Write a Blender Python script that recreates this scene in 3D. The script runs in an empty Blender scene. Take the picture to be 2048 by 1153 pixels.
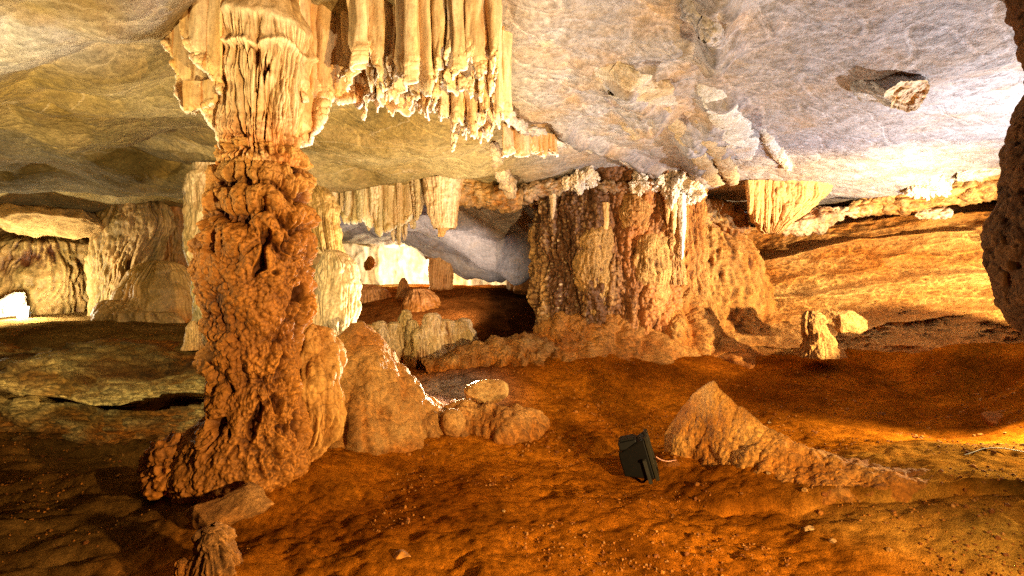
import bpy, bmesh, math, random
import numpy as np

random.seed(7)
RNG = np.random.default_rng(11)
F = np.float64
scene = bpy.context.scene
COL = scene.collection
CAMZ = 1.5

# ------------------------------------------------------------------ helpers
def P(px, py, d):
    """place in the cave for a direction seen from the viewpoint at a depth d (metres)"""
    return np.array([d * (px - 1024) / 1024.0, d, CAMZ + d * (576.5 - py) / 1024.0])

def PX(px, d):
    return d * (px - 1024) / 1024.0

def PZ(py, d):
    return CAMZ + d * (576.5 - py) / 1024.0

def sstep(a, b, x):
    t = np.clip((x - a) / (b - a), 0, 1)
    return t * t * (3 - 2 * t)

def _hash(ix, iy, iz, seed):
    h = (ix.astype(np.uint32) * np.uint32(374761393) + iy.astype(np.uint32) * np.uint32(668265263)
         + iz.astype(np.uint32) * np.uint32(2246822519) + np.uint32((seed * 3266489917) & 0xffffffff))
    h = (h ^ (h >> np.uint32(13))) * np.uint32(1274126177)
    h = (h ^ (h >> np.uint32(15))) * np.uint32(2654435761)
    return h ^ (h >> np.uint32(16))

_G = np.array([[1,1,0],[-1,1,0],[1,-1,0],[-1,-1,0],[1,0,1],[-1,0,1],[1,0,-1],[-1,0,-1],
               [0,1,1],[0,-1,1],[0,1,-1],[0,-1,-1],[1,1,0],[-1,1,0],[0,-1,1],[0,-1,-1]], F)

def noise(p, seed=0):
    """gradient noise, about -1..1; p is (N,3)"""
    i = np.floor(p).astype(np.int64)
    f = p - i
    u = f * f * f * (f * (f * 6 - 15) + 10)
    out = None
    vals = {}
    for dx in (0, 1):
        for dy in (0, 1):
            for dz in (0, 1):
                h = _hash(i[:, 0] + dx, i[:, 1] + dy, i[:, 2] + dz, seed) & np.uint32(15)
                g = _G[h]
                vals[dx, dy, dz] = g[:, 0] * (f[:, 0] - dx) + g[:, 1] * (f[:, 1] - dy) + g[:, 2] * (f[:, 2] - dz)
    x, y, z = u[:, 0], u[:, 1], u[:, 2]
    def lp(a, b, t): return a + (b - a) * t
    c00 = lp(vals[0,0,0], vals[1,0,0], x); c10 = lp(vals[0,1,0], vals[1,1,0], x)
    c01 = lp(vals[0,0,1], vals[1,0,1], x); c11 = lp(vals[0,1,1], vals[1,1,1], x)
    return lp(lp(c00, c10, y), lp(c01, c11, y), z)

def fbm(p, octs=4, seed=0, gain=0.5):
    s = 0; a = 1.0; q = np.array(p, F)
    for o in range(octs):
        s = s + a * noise(q, seed + o * 17); a *= gain; q = q * 2.03 + 3.1
    return s

def billow(p, octs=4, seed=0, gain=0.5):
    """rounded lumps with sharp creases, 0..~1.5"""
    s = 0; a = 1.0; q = np.array(p, F)
    for o in range(octs):
        s = s + a * np.abs(noise(q, seed + o * 17)); a *= gain; q = q * 2.03 + 3.1
    return s

def worley(p, seed=0):
    i = np.floor(p).astype(np.int64)
    f1 = np.full(len(p), 9.0); f2 = np.full(len(p), 9.0); cid = np.zeros(len(p), np.uint32)
    for dx in (-1, 0, 1):
        for dy in (-1, 0, 1):
            for dz in (-1, 0, 1):
                cx, cy, cz = i[:, 0] + dx, i[:, 1] + dy, i[:, 2] + dz
                h = _hash(cx, cy, cz, seed)
                jx = (h & np.uint32(1023)) / 1023.0
                jy = ((h >> np.uint32(10)) & np.uint32(1023)) / 1023.0
                jz = ((h >> np.uint32(20)) & np.uint32(1023)) / 1023.0
                d = (cx + jx - p[:, 0]) ** 2 + (cy + jy - p[:, 1]) ** 2 + (cz + jz - p[:, 2]) ** 2
                new = d < f1
                f2 = np.where(new, f1, np.minimum(f2, d))
                cid = np.where(new, h, cid)
                f1 = np.where(new, d, f1)
    return np.sqrt(f1), np.sqrt(f2), (cid & np.uint32(0xffff)) / 65535.0

def knobs(p, seed=0):
    """popcorn: rounded grains 0..1"""
    f1, f2, c = worley(p, seed)
    return np.sqrt(np.clip(1 - (f1 / 0.78) ** 2, 0, 1)) * (0.55 + 0.45 * c)

class RBF:
    def __init__(self, pts, vals, c=0.25, lam=0.0):
        self.p = np.array(pts, F); v = np.array(vals, F); n = len(v); self.c = c
        d = np.sqrt(((self.p[:, None] - self.p[None]) ** 2).sum(-1) + c * c)
        A = np.zeros((n + 3, n + 3)); A[:n, :n] = d - lam * np.eye(n)
        A[:n, n] = 1; A[:n, n + 1:] = self.p; A[n, :n] = 1; A[n + 1:, :n] = self.p.T
        b = np.zeros(n + 3); b[:n] = v
        self.w = np.linalg.solve(A, b)
    def __call__(self, x, y):
        n = len(self.p); s = self.w[n] + self.w[n + 1] * x + self.w[n + 2] * y
        for k in range(n):
            s = s + self.w[k] * np.sqrt((x - self.p[k, 0]) ** 2 + (y - self.p[k, 1]) ** 2 + self.c ** 2)
        return s

def mixc(a, b, t):
    a = np.asarray(a, F); b = np.asarray(b, F); t = np.clip(t, 0, 1)[:, None]
    return a * (1 - t) + b * t

# ------------------------------------------------------------------ materials
def mk(nt, typ, **kw):
    n = nt.nodes.new(typ)
    for k, v in kw.items():
        setattr(n, k, v)
    return n

def stone(name, mott=6.0, amt=0.35, stain=(0.3, 0.12, 0.03), stain_amt=0.3, stain_scale=1.6, bumps=(), rough=0.75,
          spec=0.3, stretch=(1, 1, 1), speck=0.0, veins=0.0, cav=0.6, fine=0.3):
    """rock whose base colour is carried by the mesh and broken up by procedural mottling, stains and bumps"""
    m = bpy.data.materials.new(name); m.use_nodes = True
    nt = m.node_tree; L = nt.links.new
    b = nt.nodes['Principled BSDF']
    tc = mk(nt, 'ShaderNodeTexCoord')
    mp = mk(nt, 'ShaderNodeMapping'); mp.inputs['Scale'].default_value = stretch
    L(tc.outputs['Object'], mp.inputs['Vector'])
    at = mk(nt, 'ShaderNodeAttribute', attribute_name='tint')
    n1 = mk(nt, 'ShaderNodeTexNoise'); n1.inputs['Scale'].default_value = mott
    n1.inputs['Detail'].default_value = 9; n1.inputs['Roughness'].default_value = 0.68
    L(mp.outputs[0], n1.inputs['Vector'])
    mr = mk(nt, 'ShaderNodeMapRange'); mr.inputs[1].default_value = 0.3; mr.inputs[2].default_value = 0.7
    mr.inputs[3].default_value = 1 - amt; mr.inputs[4].default_value = 1 + amt
    L(n1.outputs['Fac'], mr.inputs[0])
    mul = mk(nt, 'ShaderNodeMix', data_type='RGBA', blend_type='MULTIPLY'); mul.inputs[0].default_value = 1
    L(at.outputs['Color'], mul.inputs[6]); L(mr.outputs[0], mul.inputs[7])
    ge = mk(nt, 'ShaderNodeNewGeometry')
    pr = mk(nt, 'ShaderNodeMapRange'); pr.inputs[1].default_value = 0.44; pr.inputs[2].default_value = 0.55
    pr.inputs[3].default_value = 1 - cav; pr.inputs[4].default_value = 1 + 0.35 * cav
    L(ge.outputs['Pointiness'], pr.inputs[0])  # darkens creases and lightens edges: crevice shade put into the colour
    nf = mk(nt, 'ShaderNodeTexNoise'); nf.inputs['Scale'].default_value = mott * 6; nf.inputs['Detail'].default_value = 6; nf.inputs['Roughness'].default_value = 0.75
    L(mp.outputs[0], nf.inputs['Vector'])
    fr_ = mk(nt, 'ShaderNodeMapRange'); fr_.inputs[1].default_value = 0.34; fr_.inputs[2].default_value = 0.66
    fr_.inputs[3].default_value = 1 - fine; fr_.inputs[4].default_value = 1 + fine * 0.8
    L(nf.outputs['Fac'], fr_.inputs[0])
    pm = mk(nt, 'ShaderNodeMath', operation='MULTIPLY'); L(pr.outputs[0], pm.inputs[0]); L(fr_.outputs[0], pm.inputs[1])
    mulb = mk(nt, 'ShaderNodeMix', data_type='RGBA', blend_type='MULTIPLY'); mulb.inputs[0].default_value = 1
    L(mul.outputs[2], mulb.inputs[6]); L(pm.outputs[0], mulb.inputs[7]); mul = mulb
    n2 = mk(nt, 'ShaderNodeTexNoise'); n2.inputs['Scale'].default_value = stain_scale
    n2.inputs['Detail'].default_value = 7; n2.inputs['Roughness'].default_value = 0.7; n2.inputs['Distortion'].default_value = 0.6
    L(mp.outputs[0], n2.inputs['Vector'])
    mr2 = mk(nt, 'ShaderNodeMapRange'); mr2.inputs[1].default_value = 0.5; mr2.inputs[2].default_value = 0.68
    mr2.inputs[3].default_value = 0; mr2.inputs[4].default_value = stain_amt
    L(n2.outputs['Fac'], mr2.inputs[0])
    mx = mk(nt, 'ShaderNodeMix', data_type='RGBA')
    L(mr2.outputs[0], mx.inputs[0]); L(mul.outputs[2], mx.inputs[6]); mx.inputs[7].default_value = (*stain, 1)
    last = mx.outputs[2]
    if speck > 0:
        v = mk(nt, 'ShaderNodeTexVoronoi'); v.inputs['Scale'].default_value = 38
        L(tc.outputs['Object'], v.inputs['Vector'])
        r = mk(nt, 'ShaderNodeMapRange'); r.inputs[1].default_value = 0.10; r.inputs[2].default_value = 0.16
        r.inputs[3].default_value = speck; r.inputs[4].default_value = 0
        L(v.outputs['Distance'], r.inputs[0])
        s = mk(nt, 'ShaderNodeMix', data_type='RGBA'); L(r.outputs[0], s.inputs[0]); L(last, s.inputs[6])
        s.inputs[7].default_value = (0.6, 0.42, 0.26, 1); last = s.outputs[2]
    if veins > 0:
        for k, (ang, vs) in enumerate(((0.5, 0.9), (-0.7, 0.55))):
            mv = mk(nt, 'ShaderNodeMapping'); mv.inputs['Rotation'].default_value = (0, 0, ang); mv.inputs['Scale'].default_value = (0.28, 1.0, 0.6)
            mv.inputs['Location'].default_value = (3.1 * k, 1.7, 0)
            L(tc.outputs['Object'], mv.inputs['Vector'])
            nv_ = mk(nt, 'ShaderNodeTexNoise'); nv_.inputs['Scale'].default_value = vs * 1.6; nv_.inputs['Detail'].default_value = 5
            nv_.inputs['Roughness'].default_value = 0.42; nv_.inputs['Distortion'].default_value = 0.15
            L(mv.outputs[0], nv_.inputs['Vector'])
            sub = mk(nt, 'ShaderNodeMath', operation='SUBTRACT'); sub.inputs[1].default_value = 0.5; L(nv_.outputs['Fac'], sub.inputs[0])
            ab = mk(nt, 'ShaderNodeMath', operation='ABSOLUTE'); L(sub.outputs[0], ab.inputs[0])
            rv = mk(nt, 'ShaderNodeMapRange'); rv.inputs[1].default_value = 0.001; rv.inputs[2].default_value = 0.0045
            rv.inputs[3].default_value = veins; rv.inputs[4].default_value = 0; L(ab.outputs[0], rv.inputs[0])
            vm = mk(nt, 'ShaderNodeMix', data_type='RGBA'); L(rv.outputs[0], vm.inputs[0]); L(last, vm.inputs[6])
            vm.inputs[7].default_value = ((0.78, 0.62, 0.40, 1) if k == 0 else (0.22, 0.15, 0.07, 1)); last = vm.outputs[2]
    L(last, b.inputs['Base Color'])
    b.inputs['Specular IOR Level'].default_value = spec
    rr = mk(nt, 'ShaderNodeMapRange'); rr.inputs[3].default_value = rough - 0.12; rr.inputs[4].default_value = min(1, rough + 0.12)
    L(n1.outputs['Fac'], rr.inputs[0]); L(rr.outputs[0], b.inputs['Roughness'])
    prev = None
    for kind, sc, dist, st in bumps:
        mp2 = mk(nt, 'ShaderNodeMapping'); mp2.inputs['Scale'].default_value = st or (1, 1, 1)
        L(tc.outputs['Object'], mp2.inputs['Vector'])
        if kind == 'noise':
            t = mk(nt, 'ShaderNodeTexNoise'); t.inputs['Detail'].default_value = 8; t.inputs['Roughness'].default_value = 0.65
            out = t.outputs['Fac']
        elif kind == 'ridge':
            t = mk(nt, 'ShaderNodeTexNoise', noise_type='RIDGED_MULTIFRACTAL'); t.inputs['Detail'].default_value = 4
            out = t.outputs['Fac']
        else:
            t = mk(nt, 'ShaderNodeTexVoronoi', feature='SMOOTH_F1'); out = t.outputs['Distance']
        t.inputs['Scale'].default_value = sc
        L(mp2.outputs[0], t.inputs['Vector'])
        bp = mk(nt, 'ShaderNodeBump'); bp.inputs['Distance'].default_value = abs(dist); bp.inputs['Strength'].default_value = 1
        bp.invert = dist < 0
        L(out, bp.inputs['Height'])
        if prev is not None: L(prev, bp.inputs['Normal'])
        prev = bp.outputs[0]
    if prev is not None: L(prev, b.inputs['Normal'])
    return m

def plain(name, col, rough=0.5, metal=0.0, bump=0.0, emit=None):
    m = bpy.data.materials.new(name); m.use_nodes = True
    nt = m.node_tree; b = nt.nodes['Principled BSDF']
    n = mk(nt, 'ShaderNodeTexNoise'); n.inputs['Scale'].default_value = 22; n.inputs['Detail'].default_value = 6
    tc = mk(nt, 'ShaderNodeTexCoord'); nt.links.new(tc.outputs['Object'], n.inputs['Vector'])
    r = mk(nt, 'ShaderNodeValToRGB')
    r.color_ramp.elements[0].position = 0.35; r.color_ramp.elements[1].position = 0.7
    r.color_ramp.elements[0].color = (*[c * 0.75 for c in col], 1); r.color_ramp.elements[1].color = (*[min(1, c * 1.35) for c in col], 1)
    nt.links.new(n.outputs['Fac'], r.inputs[0]); nt.links.new(r.outputs[0], b.inputs['Base Color'])
    b.inputs['Specular IOR Level'].default_value = .2
    b.inputs['Roughness'].default_value = rough; b.inputs['Metallic'].default_value = metal
    if emit:
        b.inputs['Emission Color'].default_value = (*emit[0], 1); b.inputs['Emission Strength'].default_value = emit[1]
    return m

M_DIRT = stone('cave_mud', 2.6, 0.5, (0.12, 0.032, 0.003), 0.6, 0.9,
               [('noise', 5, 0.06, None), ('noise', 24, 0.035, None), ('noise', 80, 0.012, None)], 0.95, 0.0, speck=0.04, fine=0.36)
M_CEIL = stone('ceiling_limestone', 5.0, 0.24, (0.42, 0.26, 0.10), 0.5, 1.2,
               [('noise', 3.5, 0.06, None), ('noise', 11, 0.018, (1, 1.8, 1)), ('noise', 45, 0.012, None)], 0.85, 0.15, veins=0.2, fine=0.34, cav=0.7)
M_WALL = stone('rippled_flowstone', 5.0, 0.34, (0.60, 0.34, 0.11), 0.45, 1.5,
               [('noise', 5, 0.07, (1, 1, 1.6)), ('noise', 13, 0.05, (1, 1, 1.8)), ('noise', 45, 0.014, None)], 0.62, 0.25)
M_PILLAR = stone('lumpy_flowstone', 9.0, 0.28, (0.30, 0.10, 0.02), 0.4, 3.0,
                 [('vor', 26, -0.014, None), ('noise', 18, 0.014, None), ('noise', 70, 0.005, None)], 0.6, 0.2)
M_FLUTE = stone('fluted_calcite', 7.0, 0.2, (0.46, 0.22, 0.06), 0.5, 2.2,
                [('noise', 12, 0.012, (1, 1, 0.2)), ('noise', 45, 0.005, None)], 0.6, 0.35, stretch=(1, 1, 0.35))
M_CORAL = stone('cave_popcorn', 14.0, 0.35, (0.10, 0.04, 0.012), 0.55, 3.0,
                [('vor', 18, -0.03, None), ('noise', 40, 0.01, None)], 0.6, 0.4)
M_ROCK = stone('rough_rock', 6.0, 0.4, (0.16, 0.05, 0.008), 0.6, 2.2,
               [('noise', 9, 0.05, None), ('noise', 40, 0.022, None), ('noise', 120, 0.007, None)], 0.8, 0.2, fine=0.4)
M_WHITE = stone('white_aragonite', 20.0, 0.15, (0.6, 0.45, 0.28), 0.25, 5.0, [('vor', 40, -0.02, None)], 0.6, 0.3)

MUDDY = {'lumpy_trunk', 'flowstone_apron', 'root_lobe', 'rock_spur', 'rimstone_dam', 'flowstone_mound', 'stalagmite', 'popcorn_shaft', 'flowstone_lobe', 'boulder', 'rock_slab', 'stalagmite_stump', 'rock_ledge', 'stone', 'rock_pillar'}
# ------------------------------------------------------------------ mesh builders
def grid_mesh(name, pos, nu, nv, col, mat, parent=None, wrap=False, solid=0.0, flip=False):
    """pos (nu*nv,3), index = iu*nv+iv"""
    me = bpy.data.meshes.new(name)
    iu = np.arange(nu if wrap else nu - 1); iv = np.arange(nv - 1)
    a, b = np.meshgrid(iu, iv, indexing='ij')
    a2 = (a + 1) % nu
    q = np.stack([a * nv + b, a2 * nv + b, a2 * nv + b + 1, a * nv + b + 1], -1).reshape(-1, 4)
    if flip: q = q[:, ::-1]
    return raw_mesh(name, pos, q, col, mat, parent, solid)

def raw_mesh(name, pos, faces, col, mat, parent=None, solid=0.0):
    me = bpy.data.meshes.new(name)
    if name in MUDDY and col is not None:
        pos = np.asarray(pos, F); low = pos[:, 2] < 1.3
        if low.any():
            ql = pos[low]; hgt = ql[:, 2] - G_RBF(ql[:, 0], ql[:, 1]) + .12 * fbm(ql * 4, 2, 951)
            col = np.array(col); col[low] = mixc(col[low], C_MUD * .7, sstep(.26, .0, hgt) * .9)
    pos = np.asarray(pos, np.float32); k = faces.shape[1]
    me.vertices.add(len(pos)); me.vertices.foreach_set('co', pos.ravel())
    me.loops.add(faces.size); me.loops.foreach_set('vertex_index', np.ascontiguousarray(faces, np.int32).ravel())
    me.polygons.add(len(faces)); me.polygons.foreach_set('loop_start', np.arange(0, faces.size, k, dtype=np.int32))
    me.update(calc_edges=True)
    me.polygons.foreach_set('use_smooth', np.ones(len(faces), bool))
    if col is not None:
        at = me.color_attributes.new('tint', 'FLOAT_COLOR', 'POINT')
        c = np.ones((len(pos), 4), np.float32); c[:, :3] = np.clip(col, 0.002, 0.92)
        at.data.foreach_set('color', c.ravel())
    me.materials.append(mat)
    o = bpy.data.objects.new(name, me); COL.objects.link(o)
    if parent is not None:
        o.parent = parent
        o.matrix_parent_inverse = parent.matrix_basis.inverted()
    if solid:
        s = o.modifiers.new('thickness', 'SOLIDIFY'); s.thickness = solid; s.offset = 0
    return o

def thing(name, label, cat, loc, group=None):
    o = bpy.data.objects.new(name, None); COL.objects.link(o)
    o.location = [float(v) for v in loc]; o.empty_display_size = 0.2
    o['label'] = label; o['category'] = cat
    if group: o['group'] = group
    return o

def tag(o, label=None, cat=None, group=None, kind=None):
    if label: o['label'] = label
    if cat: o['category'] = cat
    if group: o['group'] = group
    if kind: o['kind'] = kind
    return o

def tube(name, rows, nth, nz, disp, colf, mat, parent=None, smooth=True, power=1.0):
    """rows: (z, cx, cy, rx, ry, rot). Closed body round a leaning, changing axis; disp displaces it outward."""
    R = np.array(rows, F)
    o = np.argsort(R[:, 0]); R = R[o]
    z = np.linspace(R[0, 0], R[-1, 0], nz)
    cols = [np.interp(z, R[:, 0], R[:, k]) for k in range(1, 6)]
    if smooth:
        w = max(1, nz // 60); ker = np.hanning(2 * w + 3); ker /= ker.sum()
        cols = [np.convolve(np.pad(c, w + 1, 'edge'), ker, 'valid') for c in cols]
    cx, cy, rx, ry, rot = cols
    th = np.linspace(0, 2 * np.pi, nth, endpoint=False)
    T, Z = np.meshgrid(th, z, indexing='ij')
    c, s = np.cos(T), np.sin(T)
    if power != 1.0:
        c = np.sign(c) * np.abs(c) ** power; s = np.sign(s) * np.abs(s) ** power
    dx = c * rx; dy = s * ry
    cr, sr = np.cos(rot), np.sin(rot)
    X = cx + dx * cr - dy * sr; Y = cy + dx * sr + dy * cr
    pos = np.stack([X, Y, Z], -1).reshape(-1, 3)
    nx, ny = np.cos(T) * ry, np.sin(T) * rx
    nn = np.sqrt(nx ** 2 + ny ** 2) + 1e-9; nx, ny = nx / nn, ny / nn
    n = np.stack([nx * cr - ny * sr, nx * sr + ny * cr, np.zeros_like(nx)], -1).reshape(-1, 3)
    arc = (T * np.broadcast_to((rx + ry) / 2, T.shape)).ravel()
    rad = np.broadcast_to(np.minimum(rx, ry), T.shape).ravel()
    d = disp(pos, T.ravel(), Z.ravel(), rad, n)
    if isinstance(d, tuple): d, vec = d
    else: vec = 0
    pos2 = pos + n * d[:, None] + vec
    col = colf(pos, d, T.ravel(), Z.ravel())
    return grid_mesh(name, pos2, nth, nz, col, mat, parent, wrap=True)

def cyl_noise(T, Z, f, seed, zs=0.15, R=1.0):
    """rounded vertical flutes round a column: 0..1 (1 on each rib)"""
    wp = np.stack([np.cos(T) * 1.7, np.sin(T) * 1.7, Z * 1.1 + seed], -1)
    T = T + 0.22 * noise(wp, seed + 50) + 0.10 * noise(wp * 2.7, seed + 51)
    p = np.stack([np.cos(T) * f * R, np.sin(T) * f * R, Z * f * zs], -1)
    f1, f2, c = worley(p, seed)
    return np.clip(1 - (f1 / 0.72) ** 2, 0, 1) ** 0.5, c

_ICO = {}
def ico(sub):
    if sub not in _ICO:
        bm = bmesh.new(); bmesh.ops.create_icosphere(bm, subdivisions=sub, radius=1.0)
        v = np.array([x.co[:] for x in bm.verts], F); f = np.array([[q.index for q in x.verts] for x in bm.faces], np.int32)
        bm.free(); _ICO[sub] = (v, f)
    return _ICO[sub]

def rotm(rx, ry, rz):
    cx, sx, cy, sy, cz, sz = math.cos(rx), math.sin(rx), math.cos(ry), math.sin(ry), math.cos(rz), math.sin(rz)
    return (np.array([[cz, -sz, 0], [sz, cz, 0], [0, 0, 1]]) @ np.array([[cy, 0, sy], [0, 1, 0], [-sy, 0, cy]])
            @ np.array([[1, 0, 0], [0, cx, -sx], [0, sx, cx]]))

def boulder(name, c, r, rot=(0, 0, 0), seed=0, col=(0.3, 0.13, 0.03), col2=None, planes=9, cut=0.72, amp=0.06, sub=5, mat=None,
            parent=None, freq=3.0, fn=None):
    v, f = ico(sub)
    rng = np.random.default_rng(seed)
    q = v.copy()
    for k in range(planes):
        n = rng.normal(size=3); n /= np.linalg.norm(n); off = cut + rng.uniform(-0.12, 0.2)
        over = np.clip(q @ n - off, 0, None); q = q - over[:, None] * n * 0.93
    q = q * np.array(r)
    q = q @ rotm(*rot).T + np.array(c)
    nrm = (v * (1 / np.array(r))) @ rotm(*rot).T; nrm /= np.linalg.norm(nrm, axis=1)[:, None]
    d = amp * (fbm(q * freq, 4, seed) + 0.5 * fbm(q * freq * 5, 3, seed + 5) * 0.5)
    if fn is not None: d = d + fn(q)
    q = q + nrm * d[:, None]
    cc = mixc(col, col2 if col2 is not None else np.array(col) * 1.6, 0.5 + 0.9 * fbm(q * 4, 3, seed + 9))
    return raw_mesh(name, q, f, cc, mat or M_ROCK, parent)

# colours (linear)
C_MUD = np.array([0.52, 0.165, 0.010]); C_MUDD = np.array([0.27, 0.076, 0.005]); C_MUDY = np.array([0.56, 0.29, 0.05])
C_ORANGE = np.array([0.52, 0.185, 0.028]); C_CAV = np.array([0.12, 0.032, 0.005])  # C_CAV mostly darkens deep hollows, their shade put into the colour
C_PALE = np.array([0.68, 0.41, 0.14]); C_CREAM = np.array([0.82, 0.62, 0.38]); C_WHITE = np.array([0.86, 0.82, 0.76])
C_GREY = np.array([0.48, 0.455, 0.475]); C_TAN = np.array([0.42, 0.31, 0.13]); C_OLIVE = np.array([0.26, 0.17, 0.045])
C_WALL = np.array([0.47, 0.18, 0.028])

# ------------------------------------------------------------------ the ground
def pts(lst):
    q = np.array([P(*t) for t in lst]); return q
gp = [(1024,1153,2.6),(1024,1000,3.6),(900,900,4.7),(1100,850,5.4),(1300,900,4.75),(1200,745,7.2),(1130,735,7.5),(1330,728,7.75),(1200,800,6.6),(1400,800,6.5),
      (1400,750,7.3),(1500,720,8.0),(1700,800,6.2),(1700,716,7.4),(1850,708,7.1),(1980,770,6.1),(1850,745,6.7),(1900,780,6.2),(2000,800,5.8),(2000,700,6.85),(1600,905,4.55),
      (1660,905,4.0),(1860,895,3.7),(2048,925,3.3),(1750,880,4.7),(1950,868,4.8),(1800,1000,3.1),(2000,1050,2.6),(1690,1040,3.0),
      (1500,1035,3.3),(1600,1110,2.8),(1850,1150,2.5),
      (900,800,5.8),(850,770,6.3),(1024,730,7.3),(880,735,8.0),(760,720,8.2),(1050,690,8.3),(1180,710,7.8),
      (750,650,10),(850,600,11.5),(720,580,13),(900,575,13.5),(950,590,12),(1000,650,10),(1030,610,11),
      (400,1000,3.6),(150,1000,3.6),(0,1100,2.85),(100,900,4.9),(300,890,4.9),(400,690,6.5),(0,690,6.5),(200,690,6.6),
      (60,640,9),(390,648,8.6),(200,640,9.5)]
gq = pts(gp)
extra = [(-2,0,0),(2,0,0),(0,-2,0),(-4,-2,0),(5,-2,0.2),(5,1.5,0.3),(-4.5,1,-0.05),(-4.5,5.05,0.02),(-6.3,5.05,0.02),(-3,5.0,0.03),
         (-4.5,5.5,0.04),(-6.3,5.5,0.04),(-3,5.5,0.04),(-4.5,6.2,0.5),(-6.5,6.2,0.48),(-3,6.2,0.5),(-2.3,6.0,0.4),(5.5,4.9,.9),(5.95,5.6,1.08),(6.2,4.9,1.1),(5.6,6.6,.72),(-9,7,0.75),(-12,12,1.1),(-6,12,1.1),(-4,12,1.1),(-3,16,1.5),  # high points off to the right: added unseen bank shading the wall foot
         (0,17,1.5),(3,16,1.5),(-10,18,1.5),(9,9,0.8),(12,6,0.6),(8,4,0.35),(1.5,11,1.0),(-1.8,7.0,0.4)]
gq = np.vstack([gq, np.array(extra, F)])
G_RBF = RBF(gq[:, :2], gq[:, 2], 0.3, 0.02)

def ground_z(x, y):
    p = np.stack([x, y, np.zeros_like(x)], -1)
    z = G_RBF(x, y)
    near = sstep(9, 5, y)
    for ax, ay, rr, hh in ((-1.95, 3.62, .62, .10), (-1.55, 3.9, .5, .10), (1.62, 4.12, .50, .10), (1.85, 3.75, .4, .06), (-1.45, 4.9, .9, .12), (-.5, 4.95, .6, .05), (1.45, 8.2, 1.5, .16), (-1.45, 2.55, .25, .06), (4.3, 7.2, .6, .06)):
        z = z + hh * np.exp(-(((x - ax) ** 2 + (y - ay) ** 2) / rr ** 2) ** 1.5)
    z = z + 0.05 * fbm(p * 0.9, 3, 5) + 0.022 * fbm(p * 3.2, 3, 8) + near * 0.012 * fbm(p * 11, 3, 9)
    # soft diagonal mud waves in the hollow on the left
    lf = sstep(-1.7, -2.6, x) * sstep(5.4, 4.8, y)
    w = np.stack([(x + 0.35 * y) * 1.6, (y - 0.35 * x) * 5.0, np.zeros_like(x)], -1)
    z = z + lf * (0.16 * np.abs(noise(w * 0.5, 41)) + 0.05 * noise(w * 1.3, 42))
    # broken crust edge running down in front of the hump on the right
    e = (y - (3.42 - 0.42 * (x - 1.4))) + 0.09 * fbm(p * 2.6, 3, 61)
    on = sstep(1.1, 1.5, x) * sstep(3.4, 2.7, x)
    z = z + on * 0.085 * sstep(-0.02, 0.025, e) * sstep(0.9, 0.1, e)
    cl = sstep(-.05, .35, noise(p * 1.3, 62)) * sstep(7.5, 5.5, y)
    z = z + cl * (0.018 * (knobs(p * 13, 63) - .3) + 0.009 * (knobs(p * 29, 64) - .3)) + near * .03 * np.abs(fbm(p * 2.1, 3, 65))
    # shallow pits and trodden dents
    f1, f2, c = worley(p * 2.1, 77)
    z = z - near * 0.028 * sstep(0.30, 0.05, f1) * (c > 0.45)
    return z

def axis(segs):
    out = []
    for a, b, n in segs: out.append(np.linspace(a, b, n, endpoint=False))
    return np.concatenate(out + [[segs[-1][1]]])

gx = axis([(-16, -6, 130), (-6, -3.2, 150), (-3.2, 3.2, 460), (3.2, 6, 130), (6, 14, 60)])
gy = axis([(-2.5, 1.8, 40), (1.8, 4.6, 240), (4.6, 8.5, 210), (8.5, 21, 150)])
X, Y = np.meshgrid(gx, gy, indexing='ij'); x, y = X.ravel(), Y.ravel()
z = ground_z(x, y)
p = np.stack([x, y, z], -1)
t = 0.5 + 0.9 * fbm(p * np.array([0.8, 0.8, 0.8]), 4, 21)
col = mixc(C_MUDD, C_MUD, t)
col = mixc(col, C_MUDY, sstep(1.7, 2.3, x + .3 * noise(p * 1.5, 24)) * sstep(4.2, 3.6, y) * (0.65 + 0.6 * fbm(p * 2, 3, 23)))      # ochre hump on the right, its lamplight put into the paler colour
col = mixc(col, np.array([0.16, 0.085, 0.022]), sstep(-1.5, -2.4, x) * sstep(6, 5, y) * 0.9)                   # dull wet mud on the left
col = mixc(col, np.array([0.30, 0.17, 0.05]), sstep(-2.6, -3.2, x) * sstep(5.2, 5.8, y))
col = mixc(col, np.array([0.40, 0.30, 0.26]), np.exp(-(((x + 0.68) / 0.5) ** 2 + ((y - 6.2) / 0.65) ** 2)) * 1.2)  # grey pool bed
col = mixc(col, np.array([0.42, 0.13, 0.022]), sstep(8.5, 10, y) * sstep(-4, -3, x) * sstep(0.4, -0.4, x))           # red slope behind
col = mixc(col, np.array([0.10, 0.035, 0.010]), sstep(-0.9, -0.3, x) * sstep(8.2, 9.2, y))
ground = tag(grid_mesh('ground', p, len(gx), len(gy), col, M_DIRT, flip=True), 'orange brown trodden mud floor of the cave', 'ground', kind='structure')

def gz(x, y): return float(ground_z(np.array([float(x)]), np.array([float(y)]))[0])

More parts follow.
